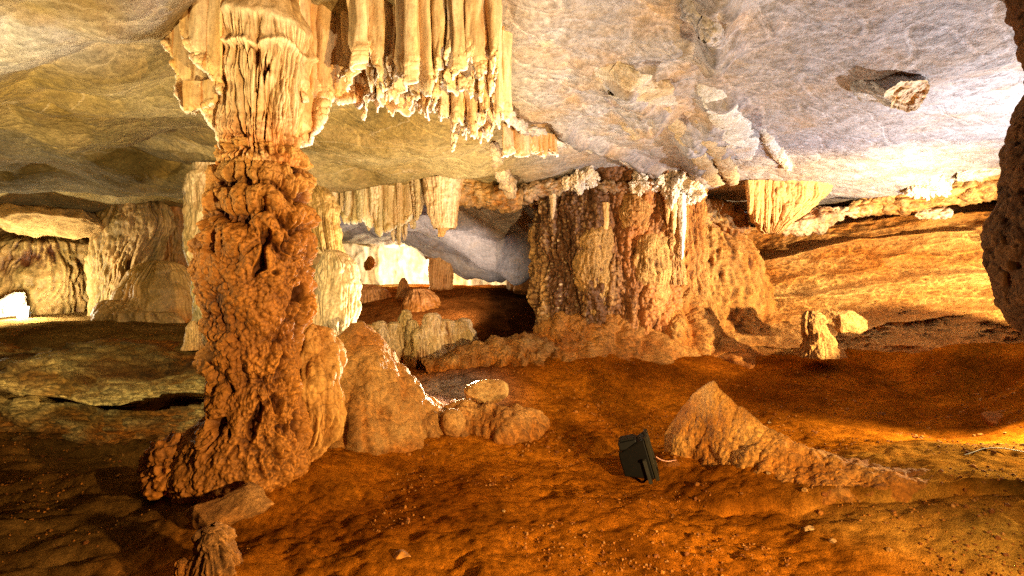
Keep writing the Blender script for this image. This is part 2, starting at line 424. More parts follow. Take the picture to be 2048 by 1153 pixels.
# ------------------------------------------------------------------ the ceiling
cp = [(100,20,2.9),(0,100,3.2),(230,70,3.25),(290,170,4.0),(330,0,3.25),(150,230,4.4),(40,262,4.8),(130,296,5.1),(250,288,5.3),(20,245,5.7),(130,262,5.85),(260,258,6.0),
      (350,262,5.6),(420,295,6.2),(100,345,6.9),(380,388,7.5),(250,404,7.6),(60,395,7.4),(200,370,8.5),(60,368,8.4),(380,380,8.6),
      (90,432,9.4),(90,462,10.0),(250,410,10.0),(90,430,11.5),(300,430,12),(480,420,9),(560,420,9),(560,350,6.8),
      (800,240,5.0),(650,330,6.5),(800,330,6.5),(950,330,6.6),(760,383,7.6),(900,370,7.8),(1030,372,7.9),
      (800,440,9.6),(1000,440,9.5),(720,480,12),(900,496,12),(1030,540,11),(940,545,14),(860,512,13),(1010,535,12.5),(970,572,13.2),(1000,580,12.6),(1040,575,11.8),(1100,500,12),
      (1024,0,3.45),(1100,100,4.05),(1100,200,5.0),(1050,300,6.5),(1200,325,7.6),(1300,300,6.6),(1400,378,8.6),(1300,100,4.0),(1450,200,5.0),
      (1600,300,6.6),(1700,388,8.4),(1800,380,8.0),(1900,330,7.3),(2000,300,6.6),(2000,100,3.6),(1700,50,3.5),(1850,200,4.6),(2040,330,7.4)]
cq = pts(cp)
cq = np.vstack([cq, np.array([(-0.6,3.5,3.56),(-1.4,3.4,3.56),(-2.1,3.35,3.5),(-1.9,2.4,3.4),(0,1.5,3.45),(0,-2,3.3),(-4,-2,3.1),(5,-2,3.3),(4,1.5,3.3),(-4,1,3.1),
      (-3.3,15.5,2.75),(-4,18,3.4),(-1.5,18,3.0),(1,16,2.0),(-8,16,3.2),(-14,10,2.9),(-14,18,3.2),(10,8,3.3),(13,4,3.4),(6,11.5,3.2),(11,12,3.2),(3,12.5,2.6),(5,20,2.6),(-2.6,20,3.2)])])
C_RBF = RBF(cq[:, :2], cq[:, 2], 0.25, 0.01)

def ceil_z(x, y):
    p = np.stack([x, y, np.zeros_like(x)], -1)
    z = C_RBF(x, y)
    lf = sstep(0.3, -0.8, x)
    wq = p * np.array([0.75, 1.0, 1]) + 0.35 * np.stack([noise(p * 0.6, 3), noise(p * 0.6, 4), np.zeros_like(x)], -1)
    z = z - lf * 0.42 * (np.abs(noise(wq * 0.8, 31)) - 0.25) - lf * 0.10 * np.abs(noise(wq * 1.9, 32))
    rt = 1 - lf
    z = z + rt * (0.07 * noise(p * 0.8, 33) + 0.035 * noise(p * np.array([1.5, 2.2, 1]), 34))
    # raised crusty ridges running away from the viewer on the middle of the ceiling
    def ridge(ax, ay, bx, by, w, h, sd):
        dx, dy = bx - ax, by - ay; l2 = dx * dx + dy * dy
        t = np.clip(((x - ax) * dx + (y - ay) * dy) / l2, 0, 1)
        d = np.hypot(x - ax - t * dx, y - ay - t * dy) + 0.16 * w / 0.2 * fbm(p * 2.6, 3, sd)
        return -h * np.exp(-(d / w) ** 2) * sstep(0, 0.12, t) * sstep(1.0, 0.86, t) * (1 + 0.5 * noise(p * 3.1, sd + 3))
    z = z + ridge(0.95, 4.35, 1.6, 5.6, 0.22, 0.17, 51) + ridge(1.85, 4.6, 2.9, 7.0, 0.18, 0.15, 52)
    z = z + ridge(1.9, 5.4, 3.15, 8.6, 0.14, 0.18, 53) + ridge(0.35, 5.6, 2.4, 8.0, 0.10, 0.14, 54)
    z = z + ridge(1.2, 2.9, 1.65, 4.2, 0.10, 0.16, 55)
    # flaked, scabby rock in the middle, fine relief everywhere
    cm = np.exp(-(((x - 1.0) / 1.3) ** 2 + ((y - 5.0) / 2.2) ** 2))
    z = z - cm * 0.07 * np.abs(fbm(p * 2.4, 4, 58))
    z = z - 0.03 * fbm(p * 2.8, 4, 36) - 0.007 * fbm(p * np.array([9, 14, 1]), 3, 37)
    bed = noise(np.stack([x * .7 + y * .5, (y - .6 * x) * 2.4, 0 * x], -1), 39)
    z = z + 0.010 * sstep(.04, 0, np.abs(bed))
    # scalloped pockets in the low roof further back
    f1, f2, c = worley(p * np.array([1.0, 0.6, 1]) * 0.9, 38)
    z = z + sstep(8.5, 10.5, y) * sstep(-4, -3, x) * 0.35 * sstep(0.75, 0.1, f1)
    return z

cx_ = axis([(-16, -6, 120), (-6, 4.5, 620), (4.5, 8, 130), (8, 14, 50)])
cy_ = axis([(-2.5, 2.4, 40), (2.4, 6.2, 260), (6.2, 9.5, 150), (9.5, 21, 130)])
X, Y = np.meshgrid(cx_, cy_, indexing='ij'); x, y = X.ravel(), Y.ravel()
z = ceil_z(x, y); p = np.stack([x, y, z], -1)
t = fbm(p * 0.7, 4, 71)
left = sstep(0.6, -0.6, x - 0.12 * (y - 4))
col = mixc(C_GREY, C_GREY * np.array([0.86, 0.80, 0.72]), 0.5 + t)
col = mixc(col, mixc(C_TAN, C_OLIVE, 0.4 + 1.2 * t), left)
col = mixc(col, np.array([0.45, 0.40, 0.36]), left * sstep(3.9, 3.1, y) * (0.8 + fbm(p * 1.5, 3, 74)))      # grey patch upper left
cm = np.exp(-(((x - 1.1) / 1.1) ** 2 + ((y - 5.2) / 2.0) ** 2))
col = mixc(col, np.array([0.60, 0.42, 0.26]), cm * (0.25 + 1.5 * fbm(p * 2.2, 4, 72)))
col = mixc(col, np.array([0.48, 0.42, 0.40]), sstep(8.2, 9.2, y) * sstep(-4.2, -3.4, x) * sstep(3, 2, x))
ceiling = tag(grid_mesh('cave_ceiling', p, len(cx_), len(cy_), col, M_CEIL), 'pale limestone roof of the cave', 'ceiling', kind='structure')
def cz(x, y): return float(ceil_z(np.array([float(x)]), np.array([float(y)]))[0])

# ------------------------------------------------------------------ the long flowstone wall on the right
wp = [(1200,480,10.4),(1200,600,9.6),(1200,700,9.0),(1380,465,10.2),(1380,560,9.5),(1380,640,8.9),(1380,700,8.35),(1380,770,8.2),
      (1500,448,9.9),(1500,500,9.35),(1500,580,9.05),(1500,650,8.6),(1500,705,8.15),(1500,722,7.75),(1500,790,7.8),
      (1700,432,9.3),(1700,480,8.75),(1700,560,8.5),(1700,640,8.1),(1700,700,7.7),(1700,718,7.35),(1700,790,7.4),
      (1900,405,8.6),(1900,460,8.1),(1900,560,7.9),(1900,640,7.6),(1900,695,7.2),(1900,712,6.9),(1900,790,7.0),
      (2040,395,8.1),(2040,450,7.7),(2040,600,7.4),(2040,690,6.9),(2040,712,6.6),(2040,800,6.7),(2400,400,7.6),(2400,600,7.0),(2400,800,6.6)]
wq_ = pts(wp)
W_RBF = RBF(wq_[:, [0, 2]], wq_[:, 1], 0.12, 0.01)
wx = np.linspace(1.3, 9.5, 620); wz = np.linspace(-0.25, 3.25, 330)
X, Z = np.meshgrid(wx, wz, indexing='ij'); x, z = X.ravel(), Z.ravel()
y = W_RBF(x, z)
top = 2.62 + 0.02 * (x - 3) + 0.08 * noise(np.stack([x * 0.8, 0 * x, 0 * x], -1), 3)
y = y + 3.2 * np.clip(z - top, 0, None) ** 1.1                         # rounds back into the crevice under the roof
p = np.stack([x, y * 0.6, z], -1)
sk = np.stack([x * 0.55 + z * 0.25, y * 0.3, z * 1.9 - x * 0.28], -1)
wfade = sstep(0.1, 0.8, z)
big = np.abs(noise(sk * 0.9, 81)); med = np.abs(noise(sk * 2.3, 82))
low = billow(p * np.array([3.2, 3.2, 4.2]), 3, 83)
rip = np.abs(noise(np.stack([x * 2.0, y, z * 17 - x * 0.6], -1), 84))
rip2 = np.abs(noise(np.stack([x * 5, y * 2, z * 11 - x * 2.2], -1), 86))
rel = -0.42 * big - 0.20 * med - 0.13 * low - 0.022 * rip * sstep(1.6, 0.7, z) - 0.03 * rip2 - .10 * (billow(p * np.array([2.2, 2, 3.0]) + .3 * fbm(p * 3, 2, 91)[:, None], 4, 90) - .4)
wz_ = z - 0.16 * x + 0.30 * noise(np.stack([x * .5, 0 * x, z * .8], -1), 87) + .08 * noise(np.stack([x * 2, 0 * x, z * 3], -1), 88)
def saw(t): f_ = t - np.floor(t); return np.sqrt(np.clip(1 - ((f_ - .45) / .56) ** 2, 0, 1)) * sstep(1.0, .86, 1 - f_)
tam = .45 + .9 * np.abs(noise(np.stack([x * .6, 0 * x, z * 1.1], -1), 89))
rel = rel - tam * .36 * saw(wz_ / .66) - tam * .025 * saw(wz_ / .21 + .3)
y = y - rel * (0.35 + 0.65 * wfade) - .26
pos = np.stack([x, y, z], -1)
t = fbm(sk * 1.1, 4, 85)
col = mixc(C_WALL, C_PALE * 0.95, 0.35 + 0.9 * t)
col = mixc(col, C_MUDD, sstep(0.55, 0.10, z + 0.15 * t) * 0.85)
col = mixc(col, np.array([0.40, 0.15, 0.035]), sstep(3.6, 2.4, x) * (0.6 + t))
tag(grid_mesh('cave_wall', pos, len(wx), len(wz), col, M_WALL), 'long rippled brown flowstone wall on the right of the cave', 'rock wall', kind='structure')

# far walls that close the cave behind
def far_wall(name, ax, ay, bx, by, z0, z1, nu, nv, amp, colA, colB, seed, mat, label):
    u = np.linspace(0, 1, nu); v = np.linspace(z0, z1, nv)
    U, V = np.meshgrid(u, v, indexing='ij'); U, V = U.ravel(), V.ravel()
    dx, dy = bx - ax, by - ay; L = math.hypot(dx, dy); nx, ny = dy / L, -dx / L
    p0 = np.stack([ax + U * dx, ay + U * dy, V], -1)
    d = amp * fbm(p0 * 0.6, 4, seed) + amp * 0.9 * np.abs(noise(np.stack([U * L * 1.3, V * 0.25, 0 * U], -1), seed + 4)) + 0.05 * billow(p0 * np.array([5, 5, 1.2]), 3, seed + 7)
    pos = p0 + np.stack([nx * d, ny * d, 0 * d], -1)
    c = mixc(colA, colB, 0.5 + 0.9 * fbm(p0 * np.array([1.5, 1.5, 0.5]), 4, seed + 2))
    return tag(grid_mesh(name, pos, nu, nv, c, mat), label, 'rock wall', kind='structure')
far_wall('cave_wall', -15.5, 11.5, -4.7, 12.9, 0.2, 4.2, 420, 130, 0.45, C_OLIVE, C_PALE, 101, M_FLUTE, 'yellowish fluted rock wall at the far left')
far_wall('cave_wall', -9, 19.5, 4, 18.5, 0.5, 4.5, 260, 90, 0.4, C_CREAM, C_WHITE, 102, M_FLUTE, 'brightly lit pale wall of the far back chamber')
far_wall('cave_wall', 0.0, 13.6, 3.2, 10.6, 0.2, 4.0, 200, 100, 0.6, C_CAV, C_ORANGE * 0.5, 103, M_ROCK, 'dark brown rock wall behind the popcorn column')

# ------------------------------------------------------------------ the great pillar
def px_rows(lst, d, ratio=0.9, dy=None):
    """outline rows (py, left px, right px[, extra depth]) -> tube rows"""
    out = []
    for r in lst:
        py, l, rr = r[:3]; dd = d + (r[3] if len(r) > 3 else 0)
        zz = PZ(py, dd); xl, xr = PX(l, dd), PX(rr, dd)
        out.append((zz, (xl + xr) / 2, dd, (xr - xl) / 2, (xr - xl) / 2 * ratio, 0.0))
    return out

D0 = 3.65
pc = P(510, 1010, D0)
pillar = thing('cave_column', 'massive orange lumpy floor to ceiling column with pale fluted upper shaft', 'cave column', (pc[0], pc[1], gz(pc[0], pc[1])))

def d_shaft(pos, T, Z, rad, n):
    fl, c = cyl_noise(T, Z + 0.03 * noise(pos * 6, 2), 6.5, 5, 0.3)
    fl2, c2 = cyl_noise(T, Z, 12, 6, 0.3)
    zr1 = PZ(118, D0) + 0.05 * noise(np.stack([np.cos(T) * 2, np.sin(T) * 2, 0 * T], -1), 9)
    zr2 = PZ(62, D0) + 0.06 * noise(np.stack([np.cos(T) * 2, np.sin(T) * 2, 0 * T], -1), 10)
    low = sstep(PZ(290, D0), PZ(250, D0), Z)
    b1 = sstep(zr1, zr1 - 0.03, Z); b2 = sstep(zr2, zr2 - 0.05, Z)
    body = b1 * (0.05 * (fl - 0.6) * (0.25 + 0.9 * c) + 0.022 * (fl2 - 0.6) + .05 * (billow(pos * np.array([5, 5, 2]), 3, 14) - .4))
    mid = (1 - b1) * b2 * (0.035 * (fl - 0.6) + 0.02 * (fl2 - 0.5))
    lip = 0.035 * np.exp(-((Z - zr1) / 0.028) ** 2) + 0.02 * np.exp(-((Z - zr2) / 0.05) ** 2)
    hole = -0.07 * sstep(0.35, 0.0, fl2) * (c > 0.4) * b1
    top = (1 - b2) * 0.05 * fbm(pos * np.array([3, 3, 2]), 4, 12)
    lw = 1 - sstep(PZ(305, D0), PZ(215, D0), Z + .05 * noise(pos * 5, 16))
    return body * (1 - .4 * lw) + mid + lip + top + hole + 0.02 * fbm(pos * 6, 3, 13) + lw * (.10 * (billow(pos * 6, 3, 17) - .35) + .03 * (knobs(pos * 15, 18) - .4))

def c_shaft(pos, d, T, Z):
    c = mixc(C_PALE * 0.85, C_CREAM, 0.5 + 12 * d)
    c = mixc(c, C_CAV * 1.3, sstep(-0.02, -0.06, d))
    c = mixc(c, C_ORANGE, sstep(PZ(200, D0), PZ(310, D0), Z) * (0.75 + 0.6 * fbm(pos * 3, 3, 3)))
    return mixc(c, np.array([0.6, 0.33, 0.11]), sstep(0.1, 0.5, fbm(pos * np.array([3, 3, 1]), 3, 15)))

tube('fluted_shaft', px_rows([(-120, 420, 640), (-40, 432, 614), (0, 440, 606), (50, 444, 614), (105, 444, 616), (125, 446, 612), (200, 446, 606), (260, 450, 596),
                             (300, 452, 594), (340, 450, 600)], D0), 520, 330, d_shaft, c_shaft, M_FLUTE, pillar)

def d_trunk(pos, T, Z, rad, n):
    # tiers of rounded rims with drips below them in the upper part
    wob = 0.13 * noise(np.stack([np.cos(T) * 1.6, np.sin(T) * 1.6, Z * 1.5], -1), 22) + 0.03 * noise(np.stack([np.cos(T) * 4, np.sin(T) * 4, Z * 2], -1), 23)
    ph = (Z + wob) / 0.215
    fr = ph - np.floor(ph)
    rim = np.sqrt(np.clip(1 - ((fr - 0.62) / 0.42) ** 2, 0, 1))
    fl, c = cyl_noise(T + 0.7 * np.floor(ph), Z, 6.5, 25, 0.2)
    tier = sstep(PZ(560, D0), PZ(430, D0), Z)
    a = tier * (0.085 * rim - 0.045 + 0.10 * (fl - 0.62) * sstep(0.80, 0.3, fr) * (.4 + .6 * c))
    wpos = pos + 0.03 * np.stack([noise(pos * 5, 41), noise(pos * 5, 42), noise(pos * 5, 43)], -1)
    kn = knobs(wpos * np.array([12, 12, 9]), 26); kn2 = knobs(wpos * 30, 27)
    bl = billow(pos * np.array([4.2, 4.2, 2.6]), 4, 28, .55)
    lump = (1 - 0.85 * tier) * (.45 + .75 * sstep(-.25, .3, noise(pos * np.array([1.9, 1.9, 1.3]), 44)))
    b = lump * (0.05 * (kn - 0.55) + 0.12 * (bl - 0.42)) + 0.022 * (kn2 - 0.5) * (.6 + .4 * lump) + tier * (.09 * (bl - .42) + .025 * (kn - .5))
    hm = noise(pos * np.array([2.5, 2.5, 1.6]), 30)
    hole = -0.10 * sstep(0.12, 0.36, noise(wpos * np.array([12, 12, 7]), 29)) * sstep(-.15, .15, hm) * sstep(PZ(930, D0), PZ(760, D0), Z)
    return a + b + hole

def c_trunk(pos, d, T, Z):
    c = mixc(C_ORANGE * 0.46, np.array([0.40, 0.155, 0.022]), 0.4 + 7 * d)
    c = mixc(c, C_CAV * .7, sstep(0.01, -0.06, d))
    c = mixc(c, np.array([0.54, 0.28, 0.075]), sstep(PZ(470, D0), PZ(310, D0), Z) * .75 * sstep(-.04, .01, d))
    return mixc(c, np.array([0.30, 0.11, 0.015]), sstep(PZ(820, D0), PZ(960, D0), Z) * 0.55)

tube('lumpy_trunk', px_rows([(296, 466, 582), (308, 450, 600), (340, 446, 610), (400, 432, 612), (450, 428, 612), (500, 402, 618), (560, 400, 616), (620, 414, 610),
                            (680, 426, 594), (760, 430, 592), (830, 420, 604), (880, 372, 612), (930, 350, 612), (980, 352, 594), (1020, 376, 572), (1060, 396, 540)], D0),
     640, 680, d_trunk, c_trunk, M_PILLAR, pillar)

def d_apron(pos, T, Z, rad, n):
    bl = billow(pos * np.array([4, 4, 1.8]), 3, 35); kn = knobs(pos * 10, 36)
    fl, c = cyl_noise(T, Z, 4.5, 37, 0.22)
    lowd = sstep(PZ(800, 3.9), PZ(880, 3.9), Z)
    return 0.13 * (bl - 0.35) + 0.03 * (kn - 0.5) + lowd * 0.08 * (fl - 0.6)
def c_apron(pos, d, T, Z):
    c = mixc(np.array([0.34, 0.13, 0.022]), np.array([0.50, 0.25, 0.06]), 0.5 + 8 * d)
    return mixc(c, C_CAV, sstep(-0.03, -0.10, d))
tube('flowstone_apron', [(PZ(645, 4.03), PX(622, 4.03), 4.03, .02, .02, 0), (PZ(660, 4.03), PX(622, 4.03), 4.03, .13, .10, 0), (PZ(700, 4.03), PX(618, 4.03), 4.03, .20, .17, 0), (PZ(760, 4.03), PX(622, 4.03), 4.0, .24, .22, 0),
                      (PZ(830, 3.98), PX(620, 3.98), 3.98, .25, .24, 0), (PZ(880, 3.95), PX(608, 3.93), 3.95, .22, .24, 0), (PZ(920, 3.93), PX(590, 3.93), 3.88, .17, .22, 0), (PZ(985, 3.83), PX(570, 3.83), 3.83, .12, .16, 0)],
     380, 330, d_apron, c_apron, M_PILLAR, pillar)
boulder('root_lobe', P(352, 935, 3.55), (0.20, 0.22, 0.22), seed=4, col=C_ORANGE * 0.45, col2=C_ORANGE * .65, planes=0, amp=0.10, sub=6, mat=M_PILLAR, parent=pillar, freq=5,
        fn=lambda q: 0.05 * (knobs(q * 11, 40) - .5))

# ------------------------------------------------------------------ draperies hanging beside the pillar
def drape_body(name, px0, py_top, px1, py_bot, d, w, depth, rot, seed, parent, cA=C_CREAM, cB=C_PALE, tip=0.35, lean=0.0, nth=72, nz=150):
    """one hanging blade of stone: a flattened, waving body that thins to a ragged lower edge"""
    zt, zb = PZ(py_top, d), PZ(py_bot, d); xt, xb = PX(px0, d), PX(px1, d)
    rng = np.random.default_rng(seed); rows = []
    for k in range(12):
        t = k / 11
        s = (1 - t) ** 0.0 * (1 - (1 - tip) * t ** 1.4)
        if k == 11: s *= 0.15
        rows.append((zt + (zb - zt) * t, xt + (xb - xt) * t + 0.012 * math.sin(3 * t + seed), d + lean * t, w * (0.75 + 0.25 * s), depth * s, rot + 0.35 * math.sin(seed + 2.2 * t)))
    def dp(pos, T, Z, rad, n):
        a = 0.016 * noise(np.stack([np.cos(T) * 2.2, np.sin(T) * 2.2, Z * 1.2 + seed], -1), seed) + 0.006 * noise(np.stack([np.cos(T) * 7, np.sin(T) * 7, Z * 2], -1), seed + 1)
        f = sstep(zb + 0.25 * (zt - zb), zb, Z)
        v = np.zeros_like(pos); v[:, 2] = f * 0.09 * noise(np.stack([pos[:, 0] * 14, pos[:, 1] * 9, 0 * Z + seed], -1), seed + 2)
        return a + f * 0.014 * (knobs(pos * 22, seed) - 0.4), v
    def cf(pos, dd, T, Z):
        c = mixc(cA, cB, 0.5 + fbm(pos * np.array([9, 9, 1.2]), 3, seed + 5))
        c = mixc(c, np.array([0.56, 0.22, 0.05]), 1.5 * sstep(0.15, 0.6, np.abs(np.sin(T * 1.0 + seed)) * fbm(pos * np.array([5, 5, .8]), 2, seed + 6) + .25))
        return mixc(c, C_WHITE, sstep(zb + 0.10 * (zt - zb), zb, Z) * 0.7)  # lower edge whitened, its lit rim put into the colour
    return tube(name, rows, nth, nz, dp, cf, M_FLUTE, parent)

def curtain_sheet(name, path, zt, zbf, folds, amp, seed, parent, cA, cB, nu=300, nv=150, thick=0.03, rag=0.05, bulge=0.0, taper=0.0):
    """a hanging folded curtain between plan points, with a ragged lower edge"""
    pa = np.array(path, F); L = np.concatenate([[0], np.cumsum(np.hypot(*np.diff(pa, axis=0).T))]); u = np.linspace(0, 1, nu)
    bx = np.interp(u * L[-1], L, pa[:, 0]); by = np.interp(u * L[-1], L, pa[:, 1])
    tx, ty = np.gradient(bx), np.gradient(by); tl = np.hypot(tx, ty) + 1e-9; nx, ny = ty / tl, -tx / tl
    w = u * folds + 0.55 * noise(np.stack([u * folds * 0.5, 0 * u, 0 * u + seed], -1), seed)
    tri = 2 * np.abs(np.cos(np.pi * w)) ** .8 - 1
    a = amp * (0.6 + 0.7 * np.abs(noise(np.stack([u * folds * 0.7, 0 * u, 0 * u + seed + 3], -1), seed)))
    zb = np.array([zbf(t) for t in u]) + 1.6 * rag * noise(np.stack([u * folds * 0.9, 0 * u, 0 * u + 2], -1), seed + 17) + rag * (-tri) * 0.8 + rag * 1.2 * noise(np.stack([u * folds * 2.1, 0 * u, 0 * u], -1), seed + 7) + rag * 0.5 * noise(np.stack([u * folds * 6, 0 * u, 0 * u], -1), seed + 8)
    v = np.linspace(0, 1, nv); U, V = np.meshgrid(np.arange(nu), v, indexing='ij'); U = U.ravel(); V = V.ravel()
    uv = np.stack([u[U] * folds * .4, V * 1.5, 0 * V + seed], -1)
    ww_ = w[U] + .42 * V * noise(uv, seed + 21) + .10 * noise(uv * np.array([2.5, 3, 1]), seed + 22)
    tri2 = 2 * np.abs(np.cos(np.pi * ww_)) ** .8 - 1
    fold = a[U] * tri2 * (0.30 + 0.60 * V + .45 * noise(uv * np.array([1.2, 1.6, 1]), seed + 23))
    q = np.stack([bx[U] + nx[U] * fold, by[U] + ny[U] * fold, zt + (zb[U] - zt) * V], -1)
    if taper:
        k_ = (1 - taper * V ** 1.6)[:, None]; m_ = np.array([bx.mean(), by.mean()]); q[:, :2] = m_ + (q[:, :2] - m_) * k_
    edge = sstep(0.72, 1.0, V)
    d = 0.02 * fbm(q * np.array([8, 8, 2.0]), 3, seed + 9) + edge * 0.028 * (knobs(q * 18, seed + 10) - 0.4) + edge * .05 * fbm(q * 9, 4, seed + 12) - bulge * np.sin(V * 3.14)
    q = q + np.stack([nx[U] * d, ny[U] * d, 0 * d], -1)
    c = mixc(cA, cB, 0.5 + 0.9 * fbm(q * np.array([7, 7, 1.0]), 3, seed + 11))
    c = mixc(c, np.array([0.56, 0.20, 0.035]), sstep(-0.35, -0.95, tri[U]) * 0.85)  # warm bounced glow of the fold recesses put into the colour
    c = mixc(c, C_WHITE, sstep(0.955, 1.0, V) * 0.8)  # lamplit bright rim of the lower edge painted white
    return grid_mesh(name, q, nu, nv, c, mat=M_FLUTE, parent=parent, solid=thick)

curt = thing('stone_drapery', 'great cream and orange folded stone drapery hanging right of the tall pillar', 'stone drapery', P(840, -20, 3.75))
def edge_py(lst, d):
    xs = [a for a, b in lst]; zs = [PZ(b, d) for a, b in lst]
    return lambda t: float(np.interp(t, xs, zs))
C_FOLD = np.array([0.68, 0.36, 0.12])
curtain_sheet('backing_curtain', [(PX(622, 3.9), 3.65), (PX(680, 3.95), 3.95), (PX(800, 4), 4.0), (PX(900, 3.9), 3.9), (PX(1000, 3.75), 3.7)], 3.75,
              edge_py([(0, 225), (0.15, 205), (0.3, 195), (0.45, 165), (0.6, 175), (0.8, 215), (1, 200)], 3.9), 9, 0.07, 301, curt, C_CREAM, C_FOLD, rag=0.04)
for k, (x0_, x1_, d, py0_, py1_, nf) in enumerate([(684, 800, 3.74, 150, 182, 4.2), (775, 905, 3.62, 178, 196, 4.6), (880, 1004, 3.56, 168, 190, 4.4), (700, 790, 3.58, 110, 160, 3.0), (795, 890, 3.46, 150, 172, 3.2), (900, 1000, 3.42, 130, 146, 3.6)]):
    xa, xb = PX(x0_, d), PX(x1_, d)
    curtain_sheet('drape', [(xa, d + .06), ((2 * xa + xb) / 3, d - .03), ((xa + 2 * xb) / 3, d + .04), (xb, d + .02)], 3.72, edge_py([(0, py0_ - 22), (.25, py0_ + 8), (.45, (py0_ + py1_) / 2 - 14), (.7, py1_), (1, py1_ - 30)], d), nf, .10, 210 + 9 * k, curt, C_CREAM, np.array([.78, .54, .26]), nu=260, nv=170, rag=.10, thick=.016, taper=.10)
rng = np.random.default_rng(5)
curtain_sheet('fringe', [(PX(730, 3.9), 3.95), (PX(800, 3.85), 3.83), (PX(880, 3.8), 3.8), (PX(950, 3.76), 3.74), (PX(1008, 3.72), 3.72)], 3.4,
              edge_py([(0, 208), (.12, 190), (.25, 200), (.4, 206), (.55, 226), (.7, 256), (.85, 276), (1.0, 222)], 3.8), 9, .09, 302, curt, C_CREAM, C_FOLD, nu=520, nv=190, rag=.11, thick=.014)
curtain_sheet('fringe', [(PX(800, 3.7), 3.74), (PX(880, 3.68), 3.66), (PX(950, 3.64), 3.62), (PX(1000, 3.6), 3.6)], 3.3,
              edge_py([(0, 196), (.25, 205), (.5, 228), (.75, 250), (1, 212)], 3.66), 7, .08, 303, curt, C_CREAM, C_FOLD, nu=420, nv=170, rag=.12, thick=.014)
for k in range(10):
    t = k / 9; px_ = 735 + t * 262 + rng.uniform(-8, 8); d = 3.88 - .20 * t + rng.uniform(-.05, .05)
    bot = float(np.interp(t, [0, .2, .4, .55, .7, .85, 1], [205, 196, 214, 228, 250, 276, 240])) + rng.uniform(-14, 8)
    w_ = rng.uniform(.06, .13); an = rng.uniform(-.9, .9); cx0, cy0 = PX(px_, d), d
    curtain_sheet('tatter', [(cx0 - w_ * math.cos(an), cy0 - w_ * math.sin(an)), (cx0, cy0 + rng.uniform(-.04, .04)), (cx0 + w_ * math.cos(an), cy0 + w_ * math.sin(an))],
                  3.35, edge_py([(0, bot - rng.uniform(0, 25)), (.5, bot), (1, bot - rng.uniform(0, 30))], d), rng.uniform(.9, 1.8), .05, 340 + 7 * k, curt,
                  C_CREAM, np.array([.70, .44, .17]), nu=90, nv=90, rag=.06, thick=.014, taper=.40)
curtain_sheet('smooth_panel', [(PX(600, 3.75), 3.75), (PX(650, 3.8), 3.78), (PX(705, 3.88), 3.9)], 3.85,
              edge_py([(0, 290), (0.25, 285), (0.45, 240), (0.55, 205), (1, 190)], 3.8), 2.2, 0.04, 303, curt, np.array([0.76, 0.52, 0.27]), np.array([0.66, 0.36, 0.13]), rag=0.035)

wing = thing('stone_drapery', 'pale smooth stone curtain hanging off the left side of the tall pillar', 'stone drapery', P(390, -20, 3.6))
curtain_sheet('curtain', [(PX(314, 3.6), 3.62), (PX(350, 3.55), 3.55), (PX(400, 3.5), 3.50), (PX(450, 3.5), 3.48)], 3.62,
              edge_py([(0, 25), (0.22, 110), (0.5, 218), (0.62, 226), (0.75, 222), (1, 305)], 3.55), 2.6, 0.032, 310, wing, C_CREAM, C_PALE * 1.1, nu=240, rag=0.022)
curtain_sheet('curtain', [(PX(360, 3.45), 3.50), (PX(400, 3.42), 3.42), (PX(446, 3.4), 3.40)], 3.62,
              edge_py([(0, 60), (0.5, 130), (1, 190)], 3.42), 2.0, 0.035, 311, wing, C_CREAM, C_PALE * 1.1, nu=170, rag=0.02)
curtain_sheet('hanging_tab', [(PX(380, 3.5), 3.44), (PX(440, 3.45), 3.42)], PZ(165, 3.45), edge_py([(0, 224), (1, 212)], 3.45), 0.8, 0.02, 312, wing, C_CREAM, C_PALE, nu=80, nv=60, rag=0.012)

# ------------------------------------------------------------------ generic columns and stalactites
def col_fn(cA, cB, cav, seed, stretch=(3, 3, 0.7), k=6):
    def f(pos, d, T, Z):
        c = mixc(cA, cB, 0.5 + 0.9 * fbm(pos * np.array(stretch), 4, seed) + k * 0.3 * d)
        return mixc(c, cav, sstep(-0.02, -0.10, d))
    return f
def fl_disp(f, amp, seed, lump=0.05, zs=0.1, fine=0.015):
    def g(pos, T, Z, rad, n):
        fl, c = cyl_noise(T, Z, f * .75, seed, zs * 1.6); fl2, c2 = cyl_noise(T, Z, f * 1.9, seed + 1, zs * 1.3)
        sc = 1.0 / max(float(np.median(rad)), .05)
        m = sstep(-.25, .3, noise(pos * sc * np.array([1.1, 1.1, .8]), seed + 6))
        bl = billow(pos * sc * np.array([1.6, 1.6, .8]), 3, seed + 7)
        return (amp * (fl - 0.6) * (.35 + .65 * c) * (.35 + .75 * m) + amp * 0.5 * (fl2 - 0.6) * (.2 + .8 * m) + amp * .9 * (bl - .4)
                + lump * fbm(pos * 1.8, 3, seed + 2) + fine * fbm(pos * 9, 3, seed + 3))
    return g
def column(name, lab, cat, outline, d, ratio, f, amp, seed, cA, cB, mat=M_FLUTE, nth=220, nz=220, lump=0.05, cav=C_CAV, group=None, zs=0.1):
    o = tube(name, px_rows(outline, d, ratio), nth, nz, fl_disp(f, amp, seed, lump, zs), col_fn(cA, cB, cav, seed), mat)
    return tag(o, lab, cat, group)

